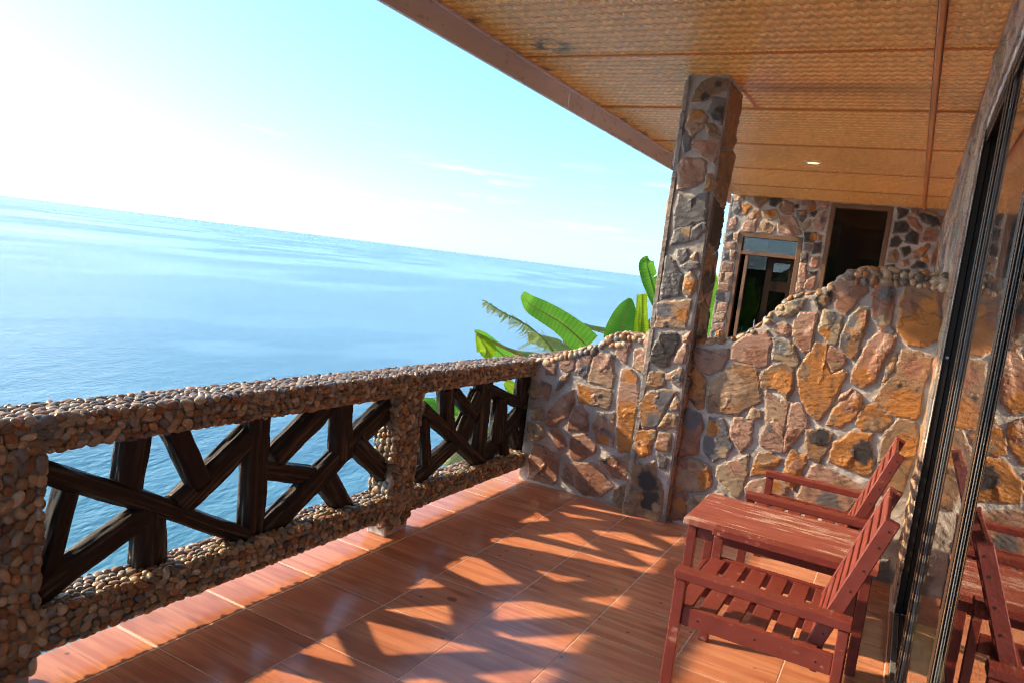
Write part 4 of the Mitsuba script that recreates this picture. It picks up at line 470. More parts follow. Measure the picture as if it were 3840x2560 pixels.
# ------------------------------------------------------------------ balcony railing: pebble-dressed beams and posts, dark logs between
def rect_skin(x0, x1, zlo, zhi, y0, y1):
    """unrolled skin of a beam that runs along y with a slightly varying height; s runs front face up, top, back, bottom"""
    W = x1 - x0
    def place(s, t):
        y = y0 + t; a, b = zlo(y), zhi(y); H = b - a
        per = 2 * (W + H); s = s * per / place.P
        ta = np.array([0, 1.0, 0]); r = .018
        if s < H: p, n = np.array([x1, y, a + s]), np.array([1.0, 0, 0]); e = min(s, H - s); o = np.array([0, 0, 1.0 if s > H / 2 else -1.0])
        elif s < H + W: p, n = np.array([x1 - (s - H), y, b]), np.array([0, 0, 1.0]); e = min(s - H, W - (s - H)); o = np.array([1.0 if s - H < W / 2 else -1.0, 0, 0])
        elif s < 2 * H + W: q = s - H - W; p, n = np.array([x0, y, b - q]), np.array([-1.0, 0, 0]); e = min(q, H - q); o = np.array([0, 0, 1.0 if q < H / 2 else -1.0])
        else: q = s - 2 * H - W; p, n = np.array([x0 + q, y, a]), np.array([0, 0, -1.0]); e = min(q, W - q); o = np.array([-1.0 if q < W / 2 else 1.0, 0, 0])
        if e < r:
            n = n + o * (1 - e / r); n /= np.linalg.norm(n); p = p - n * .004
        return p, ta, n
    place.P = 2 * (W + .13)
    return place, place.P
def post_skin(x0, x1, y0, y1, z0):
    W, D = x1 - x0, y1 - y0; per = 2 * (W + D)
    def place(s, t):
        ta = np.array([0, 0, 1.0]); z = z0 + t; r = .018
        if s < D: p, n, e, o = np.array([x1, y0 + s, z]), np.array([1.0, 0, 0]), min(s, D - s), np.array([0, -1.0 if s < D / 2 else 1.0, 0])
        elif s < D + W: q = s - D; p, n, e, o = np.array([x1 - q, y1, z]), np.array([0, 1.0, 0]), min(q, W - q), np.array([1.0 if q < W / 2 else -1.0, 0, 0])
        elif s < 2 * D + W: q = s - D - W; p, n, e, o = np.array([x0, y1 - q, z]), np.array([-1.0, 0, 0]), min(q, D - q), np.array([0, 1.0 if q < D / 2 else -1.0, 0])
        else: q = s - 2 * D - W; p, n, e, o = np.array([x0 + q, y0, z]), np.array([0, -1.0, 0]), min(q, W - q), np.array([-1.0 if q < W / 2 else 1.0, 0, 0])
        if e < r:
            n = n + o * (1 - e / r); n /= np.linalg.norm(n); p = p - n * .004
        return p, ta, n
    return place, per
def taper_core(x0, x1, zlo, zhi, y0, y1, i=.014):
    v = []
    for y in (y0, y1):
        v += [(x0 + i, y, zlo(y) + i), (x1 - i, y, zlo(y) + i), (x1 - i, y, zhi(y) - i), (x0 + i, y, zhi(y) - i)]
    return trimesh.convex.convex_hull(np.array(v))
def log_mesh(y0, z0, y1, z1, w, x, depth, seed):
    """a hewn log: squarish section that wanders, split along the grain, with cut ends"""
    rng = np.random.default_rng(seed)
    p, q = np.array([x, y0, z0]), np.array([x, y1, z1]); a = q - p; L = np.linalg.norm(a); a /= L
    p = p - a * .035; q = q + a * .035; L += .07
    s = np.cross(a, [1.0, 0, 0]); s /= np.linalg.norm(s); t = np.cross(a, s)
    nl, nr = max(10, int(L / .016)), 40
    u = np.linspace(0, 1, nl); ang = np.arange(nr) * 2 * np.pi / nr
    pw = 2.9; rad = (np.abs(np.cos(ang)) ** pw + np.abs(np.sin(ang)) ** pw) ** (-1 / pw)
    U, A = np.meshgrid(u, ang, indexing='ij')
    R = np.tile(rad, (nl, 1))
    cy, sy = np.cos(A), np.sin(A)
    q3 = np.stack([U * L * 3.5, cy * 2.0 + seed, sy * 2.0], -1)
    g3 = np.stack([U * L * 4, cy * 9 + seed * 1.7, sy * 9], -1)
    n1 = meshkit.fbm(q3, 3, seed) - .5; n2 = meshkit.fbm(g3, 3, seed + 3) - .5
    n0 = meshkit.fbm(np.stack([U * L * 9, cy * 3.0 + seed * 2.2, sy * 3.0], -1), 3, seed + 8) - .5
    R = R * (1 + .40 * n1 + .26 * n0 - .8 * np.clip(.09 - np.abs(n2), 0, 1) + .16 * n2)
    wob = np.stack([(meshkit.noise(np.stack([u * L * 2.4, 0 * u + seed, 0 * u + k], -1), seed) - .5) * .022 for k in (1.5, 7.5)], -1)
    tw = .5 * (rng.random() - .5)
    hw = w / 2 * (1 + .12 * (meshkit.noise(np.stack([u * L * 3, 0 * u, 0 * u + seed], -1), 4) - .5)); hd = depth / 2
    As = A + tw * (U - .5) * .6
    V = p + U[..., None] * L * a + (R * cy * hw[:, None])[..., None] * (s) + (R * sy * hd)[..., None] * t + wob[:, None, 0, None] * s + wob[:, None, 1, None] * t
    g = .5 + 1.1 * n2 + .3 * n1
    base = np.array([.0125, .0088, .0086]); pale = np.array([.088, .068, .056])
    wear = np.clip((g - .56) * 3.4, 0, 1)[..., None]
    C = base * (.7 + .9 * g[..., None]) * (1 - wear) + pale * wear
    C = C.reshape(-1, 3); V = V.reshape(-1, 3)
    i, j = np.meshgrid(np.arange(nl - 1), np.arange(nr), indexing='ij')
    b = i * nr + j; b2 = i * nr + (j + 1) % nr
    F = quads(np.stack([b, b2, b2 + nr, b + nr], -1).reshape(-1, 4))
    ends = []
    for k, base_i in ((0, 0), (1, (nl - 1) * nr)):
        c = V[base_i:base_i + nr].mean(0); V = np.vstack([V, c]); C = np.vstack([C, [.12, .085, .06]]); ci = len(V) - 1
        r = base_i + np.arange(nr); r2 = base_i + (np.arange(nr) + 1) % nr
        ends.append(np.c_[r2, r, np.full(nr, ci)] if k == 0 else np.c_[r, r2, np.full(nr, ci)])
    return trimesh.Trimesh(V, np.vstack([F, *ends]), process=False), np.clip(C, .008, .6)

RX0, RX1 = -2.462, -2.265
r_lo = lambda y: .783 - .006 * (y - 1.3); r_hi = lambda y: .897 - .007 * (y - 1.3)
b_lo = lambda y: .112 - .005 * (y - 1.3); b_hi = lambda y: .258 - .018 * (y - 1.3)
LOGS = [(1.379, 0.687, 2.223, 0.249, 0.075), (1.676, 0.76, 1.67, 0.585, 0.119), (1.772, 0.445, 1.777, 0.214, 0.132), (1.379, 0.303, 1.713, 0.468, 0.096), (1.906, 0.468, 2.244, 0.711, 0.118), (1.454, 0.608, 1.404, 0.359, 0.076), (1.848, 0.75, 1.953, 0.559, 0.097), (2.247, 0.734, 2.261, 0.228, 0.12), (2.661, 0.745, 2.393, 0.564, 0.114), (2.769, 0.741, 2.799, 0.511, 0.139), (3.189, 0.733, 2.354, 0.241, 0.123), (2.314, 0.515, 2.694, 0.413, 0.084), (2.908, 0.531, 3.208, 0.288, 0.11), (2.725, 0.378, 2.857, 0.214, 0.119), (3.492, 0.576, 3.569, 0.28, 0.094), (3.472, 0.642, 4.164, 0.207, 0.083), (3.481, 0.238, 3.851, 0.373, 0.107), (3.934, 0.399, 4.094, 0.638, 0.177), (3.683, 0.728, 3.737, 0.511, 0.126), (3.786, 0.718, 4.038, 0.548, 0.074), (4.16, 0.727, 4.191, 0.197, 0.165), (4.367, 0.592, 4.413, 0.34, 0.156), (4.21, 0.684, 4.809, 0.509, 0.082), (4.766, 0.491, 4.271, 0.219, 0.134), (4.686, 0.719, 4.696, 0.573, 0.167), (4.779, 0.444, 4.763, 0.234, 0.12), (4.649, 0.354, 4.761, 0.197, 0.094), (4.482, 0.302, 4.524, 0.182, 0.111)]
def railing(name, label, ya, yb, posts, logs, seed, parts_budget, beams=None):
    rl = thing(name, label, 'railing', 'pebble covered railings')
    rng = np.random.default_rng(seed)
    skins = {}
    for nm, x0, x1, lo, hi in (('top_rail', RX0, RX1, r_lo, r_hi), ('bottom_beam', -2.425, RX1, b_lo, b_hi)):
        key = put(nm, taper_core(x0, x1, lo, hi, ya, yb), 'm_mortar', rl)
        pl, P = rect_skin(x0, x1, lo, hi, ya, yb)
        skins[key] = pebble_skin(pl, P, yb - ya, rng, .041, .0275)
    for (p0, p1) in posts:
        key = put('post', bevel_box(-2.41 + .012, RX1 - .012, p0 + .012, p1 - .012, 0, .80, .006), 'm_mortar', rl)
        pl, P = post_skin(-2.41, RX1, p0, p1, .075)
        ok = lambda p: not (b_lo(p[0][1]) + .02 < p[0][2] < b_hi(p[0][1]) - .03 and p[0][0] < -2.3 and False)
        skins[key] = [p for p in pebble_skin(pl, P, .71, rng, .046, .032) if ok(p)]
    allp = [(np.linalg.norm(p[0] - EYE), key, i) for key, l in skins.items() for i, p in enumerate(l)
            if p[0][1] > .95 and (p[1][2][0] > .3 or p[1][2][2] > .3) and (p[0][0] > -2.44)]
    allp.sort(key=lambda z: z[0]); single = {(k, i) for _, k, i in allp[:parts_budget]}
    for key, l in skins.items():
        rest = []
        for i, p in enumerate(l):
            if (key, i) in single:
                m, c = pebble_mesh([p], 3 if np.linalg.norm(p[0] - EYE) < 2.9 else 2); put('pebble', m, 'm_pebble', key, smooth=True, color=c)
            else: rest.append(p)
        for lv, sel in ((2, [p for p in rest if p[0][1] < 5]), (1, [p for p in rest if p[0][1] >= 5])):
            if sel:
                m, c = pebble_mesh(sel, lv); k = put('pebbles', m, 'm_pebble', key, smooth=True, color=c); labels[k] = {'kind': 'stuff'}
    for k, (y0, z0, y1, z1, w) in enumerate(logs):
        m, c = log_mesh(y0, z0, y1, z1, w * .98, -2.352 - .010 * (k % 3), .086, seed * 100 + k)
        put('log', m, 'm_log', rl, smooth=50, color=None) if False else put('log', m, 'm_log', rl, smooth=True, color=c)
    return rl
near_logs = [(y0 - 2.06, z0, y1 - 2.06, z1, w) for (y0, z0, y1, z1, w) in LOGS[:14]]
railing('balcony_railing', 'pebble covered balcony railing with crossed dark logs, along the tiled floor', -1.9, 4.70, [(-.95, -.73), (1.105, 1.328), (3.12, 3.342)], LOGS + near_logs, 3, 300)
nb_logs = [(y0 + 4.05, z0, y1 + 4.05, z1, w) for (y0, z0, y1, z1, w) in LOGS[:14]]
railing('balcony_railing', 'pebble topped railing of the next balcony, behind the stone column', 4.95, 10.5, [(5.2, 5.42), (7.4, 7.62), (9.4, 9.62)], nb_logs, 4, 0)

# ------------------------------------------------------------------ ceiling, eaves, roof
def woven(xa, xb, ya, yb):
    """bamboo strips of a mat: every strip a little arched piece that dives under its neighbours at both ends"""
    rng = np.random.default_rng(int(1000 * (ya + 9)) + int(100 * (xa + 9)))
    P, Q = .0475, .088
    m0, m1 = math.floor(xa / P * 2), math.ceil(xb / P * 2)
    r0, r1 = math.floor(ya / Q) - 1, math.ceil(yb / Q) + 1
    M, R = [a.ravel() for a in np.meshgrid(np.arange(m0, m1), np.arange(r0, r1), indexing='ij')]
    e = np.array([.03, .5, .97]); tt = np.array([.05, .33, .61])
    k = (M[:, None] + e[None]) / 2
    tri = 2 * np.abs(k - np.floor(k) - .5) - .5
    x = np.repeat((k * P)[:, :, None], 3, 2)
    y = Q * (R[:, None, None] + tt[None, None, :] - .27 * tri[:, :, None] + (rng.random(len(M)) - .5)[:, None, None] * .05)
    h = np.array([.0008, .0034, .0008])[None, :, None] * (.7 + .6 * rng.random(len(M)))[:, None, None] * np.array([.45, 1, .45])[None, None, :] + .0004
    h = h + (rng.random((len(M), 1, 1)) - .5) * .0012 * np.array([-1, 0, 1])[None, :, None]
    V = np.stack([np.clip(x, xa, xb), np.clip(y, ya, yb), CEIL - np.maximum(h, .0003)], -1).reshape(-1, 3)
    q = np.array([[0, 1, 4, 3], [1, 2, 5, 4], [3, 4, 7, 6], [4, 5, 8, 7]])
    F = (np.arange(len(M))[:, None, None] * 9 + q[None]).reshape(-1, 4)
    F = quads(F)[:, ::-1]
    a = np.linalg.norm(np.cross(V[F[:, 1]] - V[F[:, 0]], V[F[:, 2]] - V[F[:, 0]]), axis=1) > 1e-9
    used, inv = np.unique(F[a], return_inverse=True)
    return trimesh.Trimesh(V[used], inv.reshape(-1, 3), process=False)
ce = 'ceiling'
YB = [-2.27, -.975, .32, 1.615, 2.90, 4.19, 5.47, 6.77, 8.12, 9.43, 10.60]
EX = -2.392
scene[ce] = mikit.ply(bevel_box(EX + .03, 3.6, -2.7, 14.0, CEIL + .02, CEIL + .22, .004), 'm_plaster'); struct(ce)
for (xa, xb) in ((EX + .008, -.118), (-.078, .172)):
    for ya, yb in zip(YB[:-1], YB[1:]):
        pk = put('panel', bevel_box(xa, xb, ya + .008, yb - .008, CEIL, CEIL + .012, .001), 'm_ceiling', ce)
        if yb > .4:
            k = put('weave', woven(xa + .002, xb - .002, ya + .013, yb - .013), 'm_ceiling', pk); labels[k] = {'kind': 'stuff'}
put('batten', bevel_box(-.113, -.083, -2.3, 10.6, CEIL - .016, CEIL + .014, .006), 'm_batten', ce)
for y in YB:
    for xa, xb in ((EX + .008, -.120), (-.076, .172)):
        put('batten', bevel_box(xa, xb, y - .011, y + .011, CEIL - .010, CEIL + .014, .003), 'm_batten', ce)
put('batten', bevel_box(.140, .170, -2.3, 10.6, CEIL - .012, CEIL - .001, .003), 'm_batten', ce)
put('batten', bevel_box(-1.196, -1.172, 4.97, 5.455, CEIL - .012, CEIL - .001, .003), 'm_batten', ce)
put('batten', bevel_box(EX, EX + .020, -2.3, 10.4, CEIL - .018, CEIL - .001, .003), 'm_fascia', ce)
for ya, yb in ((-2.5, .0), (.004, 2.464), (2.468, 4.925), (4.931, 7.386), (7.392, 10.28)):
    put('fascia_board', bevel_box(EX - .022, EX, ya, yb, 2.663, CEIL + .22, .002), 'm_fascia', ce)
put('roof_slab', bevel_box(EX - .02, 3.6, -2.7, 14.0, CEIL + .235, CEIL + .30, .004), 'm_plaster', ce)

dl = thing('downlight', 'small round lit downlight set in the woven ceiling, right of the column', 'lamp')
ring = lathe([(.056, 0), (.056, -.005), (.072, -.007), (.079, -.002), (.079, .004)], 40); ring.apply_translation((-1.06, 7.63, CEIL - .001))
put('ring', ring, 'm_chrome', dl, smooth=40)
disc = lathe([(.0001, 0), (.0555, 0)], 40); disc.apply_translation((-1.06, 7.63, CEIL - .0042))
dv, df = np.array(disc.vertices), np.array(disc.faces)
nn = np.cross(dv[df[0, 1]] - dv[df[0, 0]], dv[df[0, 2]] - dv[df[0, 0]])
if nn[2] > 0: df = df[:, ::-1]
k = put('lens', (dv, df), 'm_plaster', dl); scene[k]['emitter'] = {'type': 'area', 'radiance': {'type': 'rgb', 'value': [.16, .145, .075]}}

# ------------------------------------------------------------------ house front: stone wall with the door opening
FX = .152
FW = Frame((FX, 0, 0), (0, 1, 0), (0, 0, 1), (-1, 0, 0))
hf = thing('house_front_wall', 'stone front wall of the house with a mortared door opening, at the right of the balcony', 'wall')
door_hole = sbox(-2.2, -.05, 4.26, 2.45); next_hole = sbox(6.62, -.05, 9.6, 2.33)
region = sbox(-2.6, -.02, 10.56, CEIL - .004).difference(door_hole).difference(next_hole)
put('mortar', cat([slab(FW, region, -.22, -.010)] + [mortar_sheet(FW, r, .03, 50 + i, .008) for i, r in enumerate([sbox(4.26, -.02, 6.62, CEIL - .004), sbox(-.5, 2.45, 4.26, CEIL - .004), sbox(6.62, 2.33, 9.6, CEIL - .004), sbox(9.6, -.02, 10.56, CEIL - .004)])]), 'm_mortar', hf, smooth=40)
for i, (rg, n) in enumerate(((sbox(4.285, .03, 4.69, CEIL - .02), 17), (sbox(.6, 2.475, 4.26, CEIL - .02), 26), (sbox(4.93, 1.2, 6.58, CEIL - .02), 34), (sbox(6.65, 2.36, 9.6, CEIL - .02), 16), (sbox(9.63, 1.4, 10.5, CEIL - .02), 14))):
    lay(hf, FW, random_stones(rg, n, 60 + i, 'PTRBGTP', .012), 70 + i, .016, .016)

# ------------------------------------------------------------------ sliding glass door
sd = thing('sliding_door', 'sliding glass door with dark metal frame mirroring the chairs, at the right edge', 'door')
put('jamb', cat([bevel_box(.163, .190, 4.205, 4.258, .02, 2.445, .002), bevel_box(.1905, .228, 4.215, 4.258, .02, 2.445, .002)]), 'm_alu_black', sd)
put('jamb_trim', bevel_box(.1585, .1628, 4.200, 4.250, .02, 2.44, .001), 'm_alu_brown', sd)
put('head_track', cat([bevel_box(.163, .236, -2.2, 4.20, 2.405, 2.447, .002), bevel_box(.168, .174, -2.2, 4.20, 2.375, 2.405, .001), bevel_box(.214, .220, -2.2, 4.20, 2.375, 2.405, .001)]), 'm_alu_black', sd)
put('sill', bevel_box(.1545, .235, -2.2, 4.20, .001, .022, .002), 'm_alu_grey', sd)
put('sill_rail', bevel_box(.176, .181, -2.2, 4.20, .022, .034, .001), 'm_alu_black', sd)
put('sill_rail', bevel_box(.198, .203, -2.2, 4.20, .022, .034, .001), 'm_alu_black', sd)
put('threshold', bevel_box(.1385, .1535, -2.2, 4.25, -.01, .006, .002), 'm_tile', sd)
def stile(y, x0, x1, mats, z1=2.40):
    """ridged aluminium edge of a sliding leaf, its channels side by side"""
    w = (x1 - x0) / len(mats)
    for k, (mt, dy) in enumerate(mats):
        put('stile', bevel_box(x0 + k * w, x0 + (k + 1) * w - .0004, y - dy, y + .045, .036, z1, .0012), mt, sd)
stile(3.11, .1590, .1778, [('m_alu_black', .002), ('m_alu_tan', .006), ('m_alu_black', -.004), ('m_alu_grey', .006)])
stile(1.93, .1650, .1778, [('m_alu_brown', .003), ('m_alu_tan', .006), ('m_alu_black', -.004), ('m_alu_grey', .006)])
def sheet(x, y0, y1, z0, z1):
    return (np.array([(x, y0, z0), (x, y1, z0), (x, y1, z1), (x, y0, z1)]), np.array([[0, 2, 1], [0, 3, 2]]))
put('pane', sheet(.1780, 1.98, 3.11, .04, 2.40), 'm_glass', sd)
put('pane', sheet(.1780, -2.2, 1.93, .04, 2.40), 'm_glass', sd)
put('bottom_rail', cat([bevel_box(.171, .185, 1.98, 3.105, .036, .085, .002), bevel_box(.171, .185, -2.2, 1.92, .036, .085, .002)]), 'm_alu_black', sd)
lock = lathe([(.0001, -.006), (.007, -.006), (.0095, -.003), (.0095, .004)], 24)
lock.apply_transform(trimesh.transformations.rotation_matrix(math.pi / 2, (1, 0, 0)) @ np.diag([1, 1, -1, 1])); lock.apply_translation((.178, 4.199, 1.344))
put('lock', lock, 'm_chrome', sd, smooth=40)
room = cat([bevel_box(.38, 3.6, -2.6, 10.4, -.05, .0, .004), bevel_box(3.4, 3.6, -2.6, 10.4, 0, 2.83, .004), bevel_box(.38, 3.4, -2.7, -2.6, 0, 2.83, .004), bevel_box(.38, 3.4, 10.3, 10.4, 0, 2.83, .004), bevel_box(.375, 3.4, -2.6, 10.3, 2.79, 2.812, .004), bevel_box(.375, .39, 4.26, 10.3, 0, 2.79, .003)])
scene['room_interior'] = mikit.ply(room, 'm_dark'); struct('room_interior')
nd = thing('dark_door', 'dark recessed door of the next unit, seen edge-on above the divider wall', 'door')
put('leaf', bevel_box(.25, .30, 6.63, 9.59, 0, 2.32, .004), 'm_alu_black', nd)
put('frame', cat([bevel_box(.20, .25, 6.622, 6.67, 0, 2.32, .003), bevel_box(.20, .25, 9.55, 9.598, 0, 2.32, .003)]), 'm_alu_brown', nd)

# ------------------------------------------------------------------ neighbouring unit that closes the view
NY = 10.56
FN = Frame((0, NY, 0), (1, 0, 0), (0, 0, 1), (0, -1, 0))
nb = thing('neighbour_house', 'stone house front with brown door and dark window, beyond the divider wall', 'house')
dr_, wn = sbox(-2.275, -.05, -1.437, 2.32), sbox(-1.162, .35, -.428, 2.80)
region = sbox(-2.46, -.05, .15, CEIL - .004).difference(dr_).difference(wn)
put('wall', cat([slab(FN, region, -.26, -.010), mortar_sheet(FN, region, .035, 80, .010)]), 'm_mortar', nb, smooth=40)
lay(nb, FN, DATA['F'], 81, .020, .022)
FS = Frame((-2.455, 0, 0), (0, 1, 0), (0, 0, 1), (-1, 0, 0))
lay(nb, FS, random_stones(sbox(NY - .01, .2, NY + .25, CEIL - .02), 26, 83, 'PTGPT', .008), 84, .02, .022)
lay(nb, FN, random_stones(sbox(-2.45, -.02, -2.29, .85), 9, 85, 'PTGP') + random_stones(sbox(-1.42, -.02, -1.18, 1.55), 14, 86, 'PDRG'), 87, .022, .02)
def bars(x0, x1, z0, z1, y0, y1, w):
    return cat([bevel_box(x0, x0 + w, y0, y1, z0, z1, .004), bevel_box(x1 - w, x1, y0, y1, z0, z1, .004), bevel_box(x0 + w, x1 - w, y0, y1, z1 - w, z1, .004)])
ndr = put('door', cat([bars(-2.273, -1.439, 0, 2.318, NY + .0, NY + .11, .060), bevel_box(-2.213, -1.499, NY + .005, NY + .10, 2.020, 2.070, .004)]), 'm_frame_brown', nb)
def pane_xz(x0, x1, z0, z1, y): return (np.array([(x0, y, z0), (x1, y, z0), (x1, y, z1), (x0, y, z1)]), np.array([[0, 1, 2], [0, 2, 3]]))
put('transom_pane', pane_xz(-2.212, -1.500, 2.072, 2.256, NY + .06), 'm_glass', ndr)
put('leaf_edge', bevel_box(-2.150, -2.105, NY + .02, NY + .07, 0, 2.018, .004), 'm_alu_tan', ndr)
put('leaf', cat([bevel_box(-1.84, -1.50, NY + .10, NY + .14, 1.95, 2.018, .004), bevel_box(-1.84, -1.50, NY + .10, NY + .14, 1.56, 1.70, .004), bevel_box(-1.84, -1.50, NY + .10, NY + .14, 0, .8, .004),
                 bevel_box(-1.86, -1.775, NY + .10, NY + .141, 0, 2.018, .004), bevel_box(-1.56, -1.50, NY + .10, NY + .141, 0, 2.018, .004)]), 'm_darkwood', ndr)
put('pane', pane_xz(-2.105, -1.86, .02, 2.018, NY + .045), 'm_glass_dim', ndr)
put('pane', pane_xz(-1.775, -1.56, 1.70, 1.95, NY + .12), 'm_glass', ndr)
put('pane', pane_xz(-1.775, -1.56, .80, 1.56, NY + .12), 'm_glass_dim', ndr)
put('handle', cat([trimesh.creation.cylinder(radius=.009, height=.26, sections=12).apply_translation((-1.90, NY + .06, 1.02)), bevel_box(-1.908, -1.892, NY + .06, NY + .10, .90, .915, .002), bevel_box(-1.908, -1.892, NY + .06, NY + .10, 1.125, 1.14, .002)]), 'm_chrome', ndr, smooth=40)
nw = put('window', cat([bars(-1.160, -.430, .36, 2.798, NY + .0, NY + .10, .055), bevel_box(-1.105, -.485, NY + .0, NY + .10, .36, .41, .004)]), 'm_frame_brown', nb)
put('pane', pane_xz(-1.106, -.484, .41, 2.744, NY + .05), 'm_glass_dim', nw)
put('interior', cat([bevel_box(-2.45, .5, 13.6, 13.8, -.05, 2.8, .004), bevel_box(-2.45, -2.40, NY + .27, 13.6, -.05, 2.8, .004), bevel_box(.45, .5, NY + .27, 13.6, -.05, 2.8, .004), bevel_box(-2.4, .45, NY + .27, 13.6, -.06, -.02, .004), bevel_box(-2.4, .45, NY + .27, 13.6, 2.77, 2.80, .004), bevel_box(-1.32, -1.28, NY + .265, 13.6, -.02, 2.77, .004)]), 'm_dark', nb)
nf = 'neighbour_floor'
scene[nf] = mikit.ply(bevel_box(X_EDGE, .15, 4.965, 10.55, -.22, 0.0, .004), 'm_tile'); struct(nf)
hanging = cat([trimesh.creation.cylinder(radius=.004, segment=[(-2.50, 10.42, 2.68), (-2.50, 10.42, .2)], sections=8), trimesh.creation.cylinder(radius=.003, segment=[(-2.53, 10.40, 2.68), (-2.53, 10.40, .4)], sections=8)])
scene['hanging_wire'] = mikit.ply(hanging, 'm_alu_grey'); tag('hanging_wire', 'thin pair of wires hanging from the eaves just left of the far house front', 'wire')

# ------------------------------------------------------------------ slatted armchairs and table
def armchair(y0, label):
    """faces the sea (-x); y0 = outer edge of the nearer arm"""
    c = thing('slatted_armchair', label, 'chair', 'slatted red armchairs either side of the table')
    Y = [y0, y0 + .65]; xf, xb = -.604, -.012
    for s, (ya, yb) in enumerate(((Y[0], Y[0] + .066), (Y[1] - .066, Y[1]))):
        put('armrest', bevel_box(xf - .002, xb + .002, ya, yb, .487, .521, .004), 'm_red', c)
        la = ya + .006 if s == 0 else yb - .042
        put('leg', bevel_box(xf + .004, xf + .044, la, la + .036, 0, .4865, .003), 'm_red', c)
        put('leg', bevel_box(xb - .038, xb - .004, la, la + .034, 0, .4865, .003), 'm_red', c)
        ra = la + .010 if s == 0 else la + .004
        put('seat_rail', bevel_box(xf + .0445, xb - .0385, ra, ra + .022, .318, .390, .003), 'm_red', c)
    yi0, yi1 = Y[0] + .040, Y[1] - .040
    put('front_rail', bevel_box(xf + .006, xf + .028, Y[0] + .043, Y[1] - .043, .305, .368, .003), 'm_red', c)
    put('rear_rail', bevel_box(-.115, -.093, Y[0] + .043, Y[1] - .043, .300, .352, .003), 'm_red', c)
    put('bearer', bevel_box(-.57, -.095, y0 + .314, y0 + .336, .318, .356, .003), 'm_red', c)
    for k in range(6):
        x = xf + .006 + k * .0860
        put('seat_slat', bevel_box(x, x + .066, yi0, yi1, .369 + .001 * (k % 2), .384 + .001 * (k % 2), .004), 'm_red', c)
    lo, hi = np.array([-.134, 0, .332]), np.array([.050, 0, .865])
    dirv = (hi - lo) / np.linalg.norm(hi - lo)
    for yy in (Y[0] + .086, Y[1] - .086):
        put('back_stile', bar(lo + [0, yy, 0], hi + [0, yy, 0], .032, .050, .003), 'm_red', c)
    fwd = np.array([-dirv[2], 0, dirv[0]])
    ymid, half = y0 + .325, .325 - .103
    n = 8
    L = np.linalg.norm(hi - lo)
    for k in range(n):
        s = L - .030 - k * .0685
        p = lo + dirv * s + fwd * .013
        put('back_slat', bar(p + [0, ymid - half, 0], p + [0, ymid + half, 0], .016, .043, .003, side=fwd), 'm_red', c)
    for zz in (.36, .43, .50, .60, .68, .77, .83):
        tt = (zz - lo[2]) / (hi[2] - lo[2]); q = lo + (hi - lo) * tt
        put('screw', trimesh.creation.cylinder(radius=.0042, segment=[(q[0] + .006, Y[0] + .0682, q[2]), (q[0] + .006, Y[0] + .0705, q[2])], sections=10), 'm_alu_black', c)
    for xx, zz in ((-.50, .352), (-.30, .355), (-.10, .350)):
        put('screw', trimesh.creation.cylinder(radius=.004, segment=[(xx, Y[0] + .0148, zz), (xx, Y[0] + .017, zz)], sections=10), 'm_alu_black', c)
    return c
armchair(2.615, 'red painted slatted wooden armchair nearest the camera, in front of the worn table')
armchair(3.900, 'red painted slatted wooden armchair behind the worn table, close to the divider wall')

tb = thing('side_table', 'low rectangular red table with badly worn plank top, between the two armchairs', 'table')
tx0, tx1, ty0, ty1, tz = -.770, .045, 3.345, 3.870, .485
for k in range(4):
    ya = ty0 + k * (ty1 - ty0) / 4
    put('top_plank', bevel_box(tx0, tx1, ya + (.0006 if k else 0), ya + (ty1 - ty0) / 4 - (.0006 if k < 3 else 0), tz - .030, tz - .0004 * (k % 2), .003), 'm_worn', tb)
for x in (tx0 + .018, tx1 - .060):
    for y in (ty0 + .030, ty1 - .070):
        put('leg', bevel_box(x, x + .042, y, y + .040, 0, tz - .0305, .003), 'm_red', tb)
    put('end_apron', bevel_box(x + .010, x + .030, ty0 + .0705, ty1 - .0705, tz - .090, tz - .0305, .003), 'm_red', tb)
    put('stretcher', bevel_box(x + .010, x + .032, ty0 + .0705, ty1 - .0705, .120, .155, .003), 'm_red', tb)
for y in (ty0 + .038, ty1 - .058):
    put('apron', bevel_box(tx0 + .0605, tx1 - .0605, y, y + .020, tz - .090, tz - .0305, .003), 'm_red', tb)

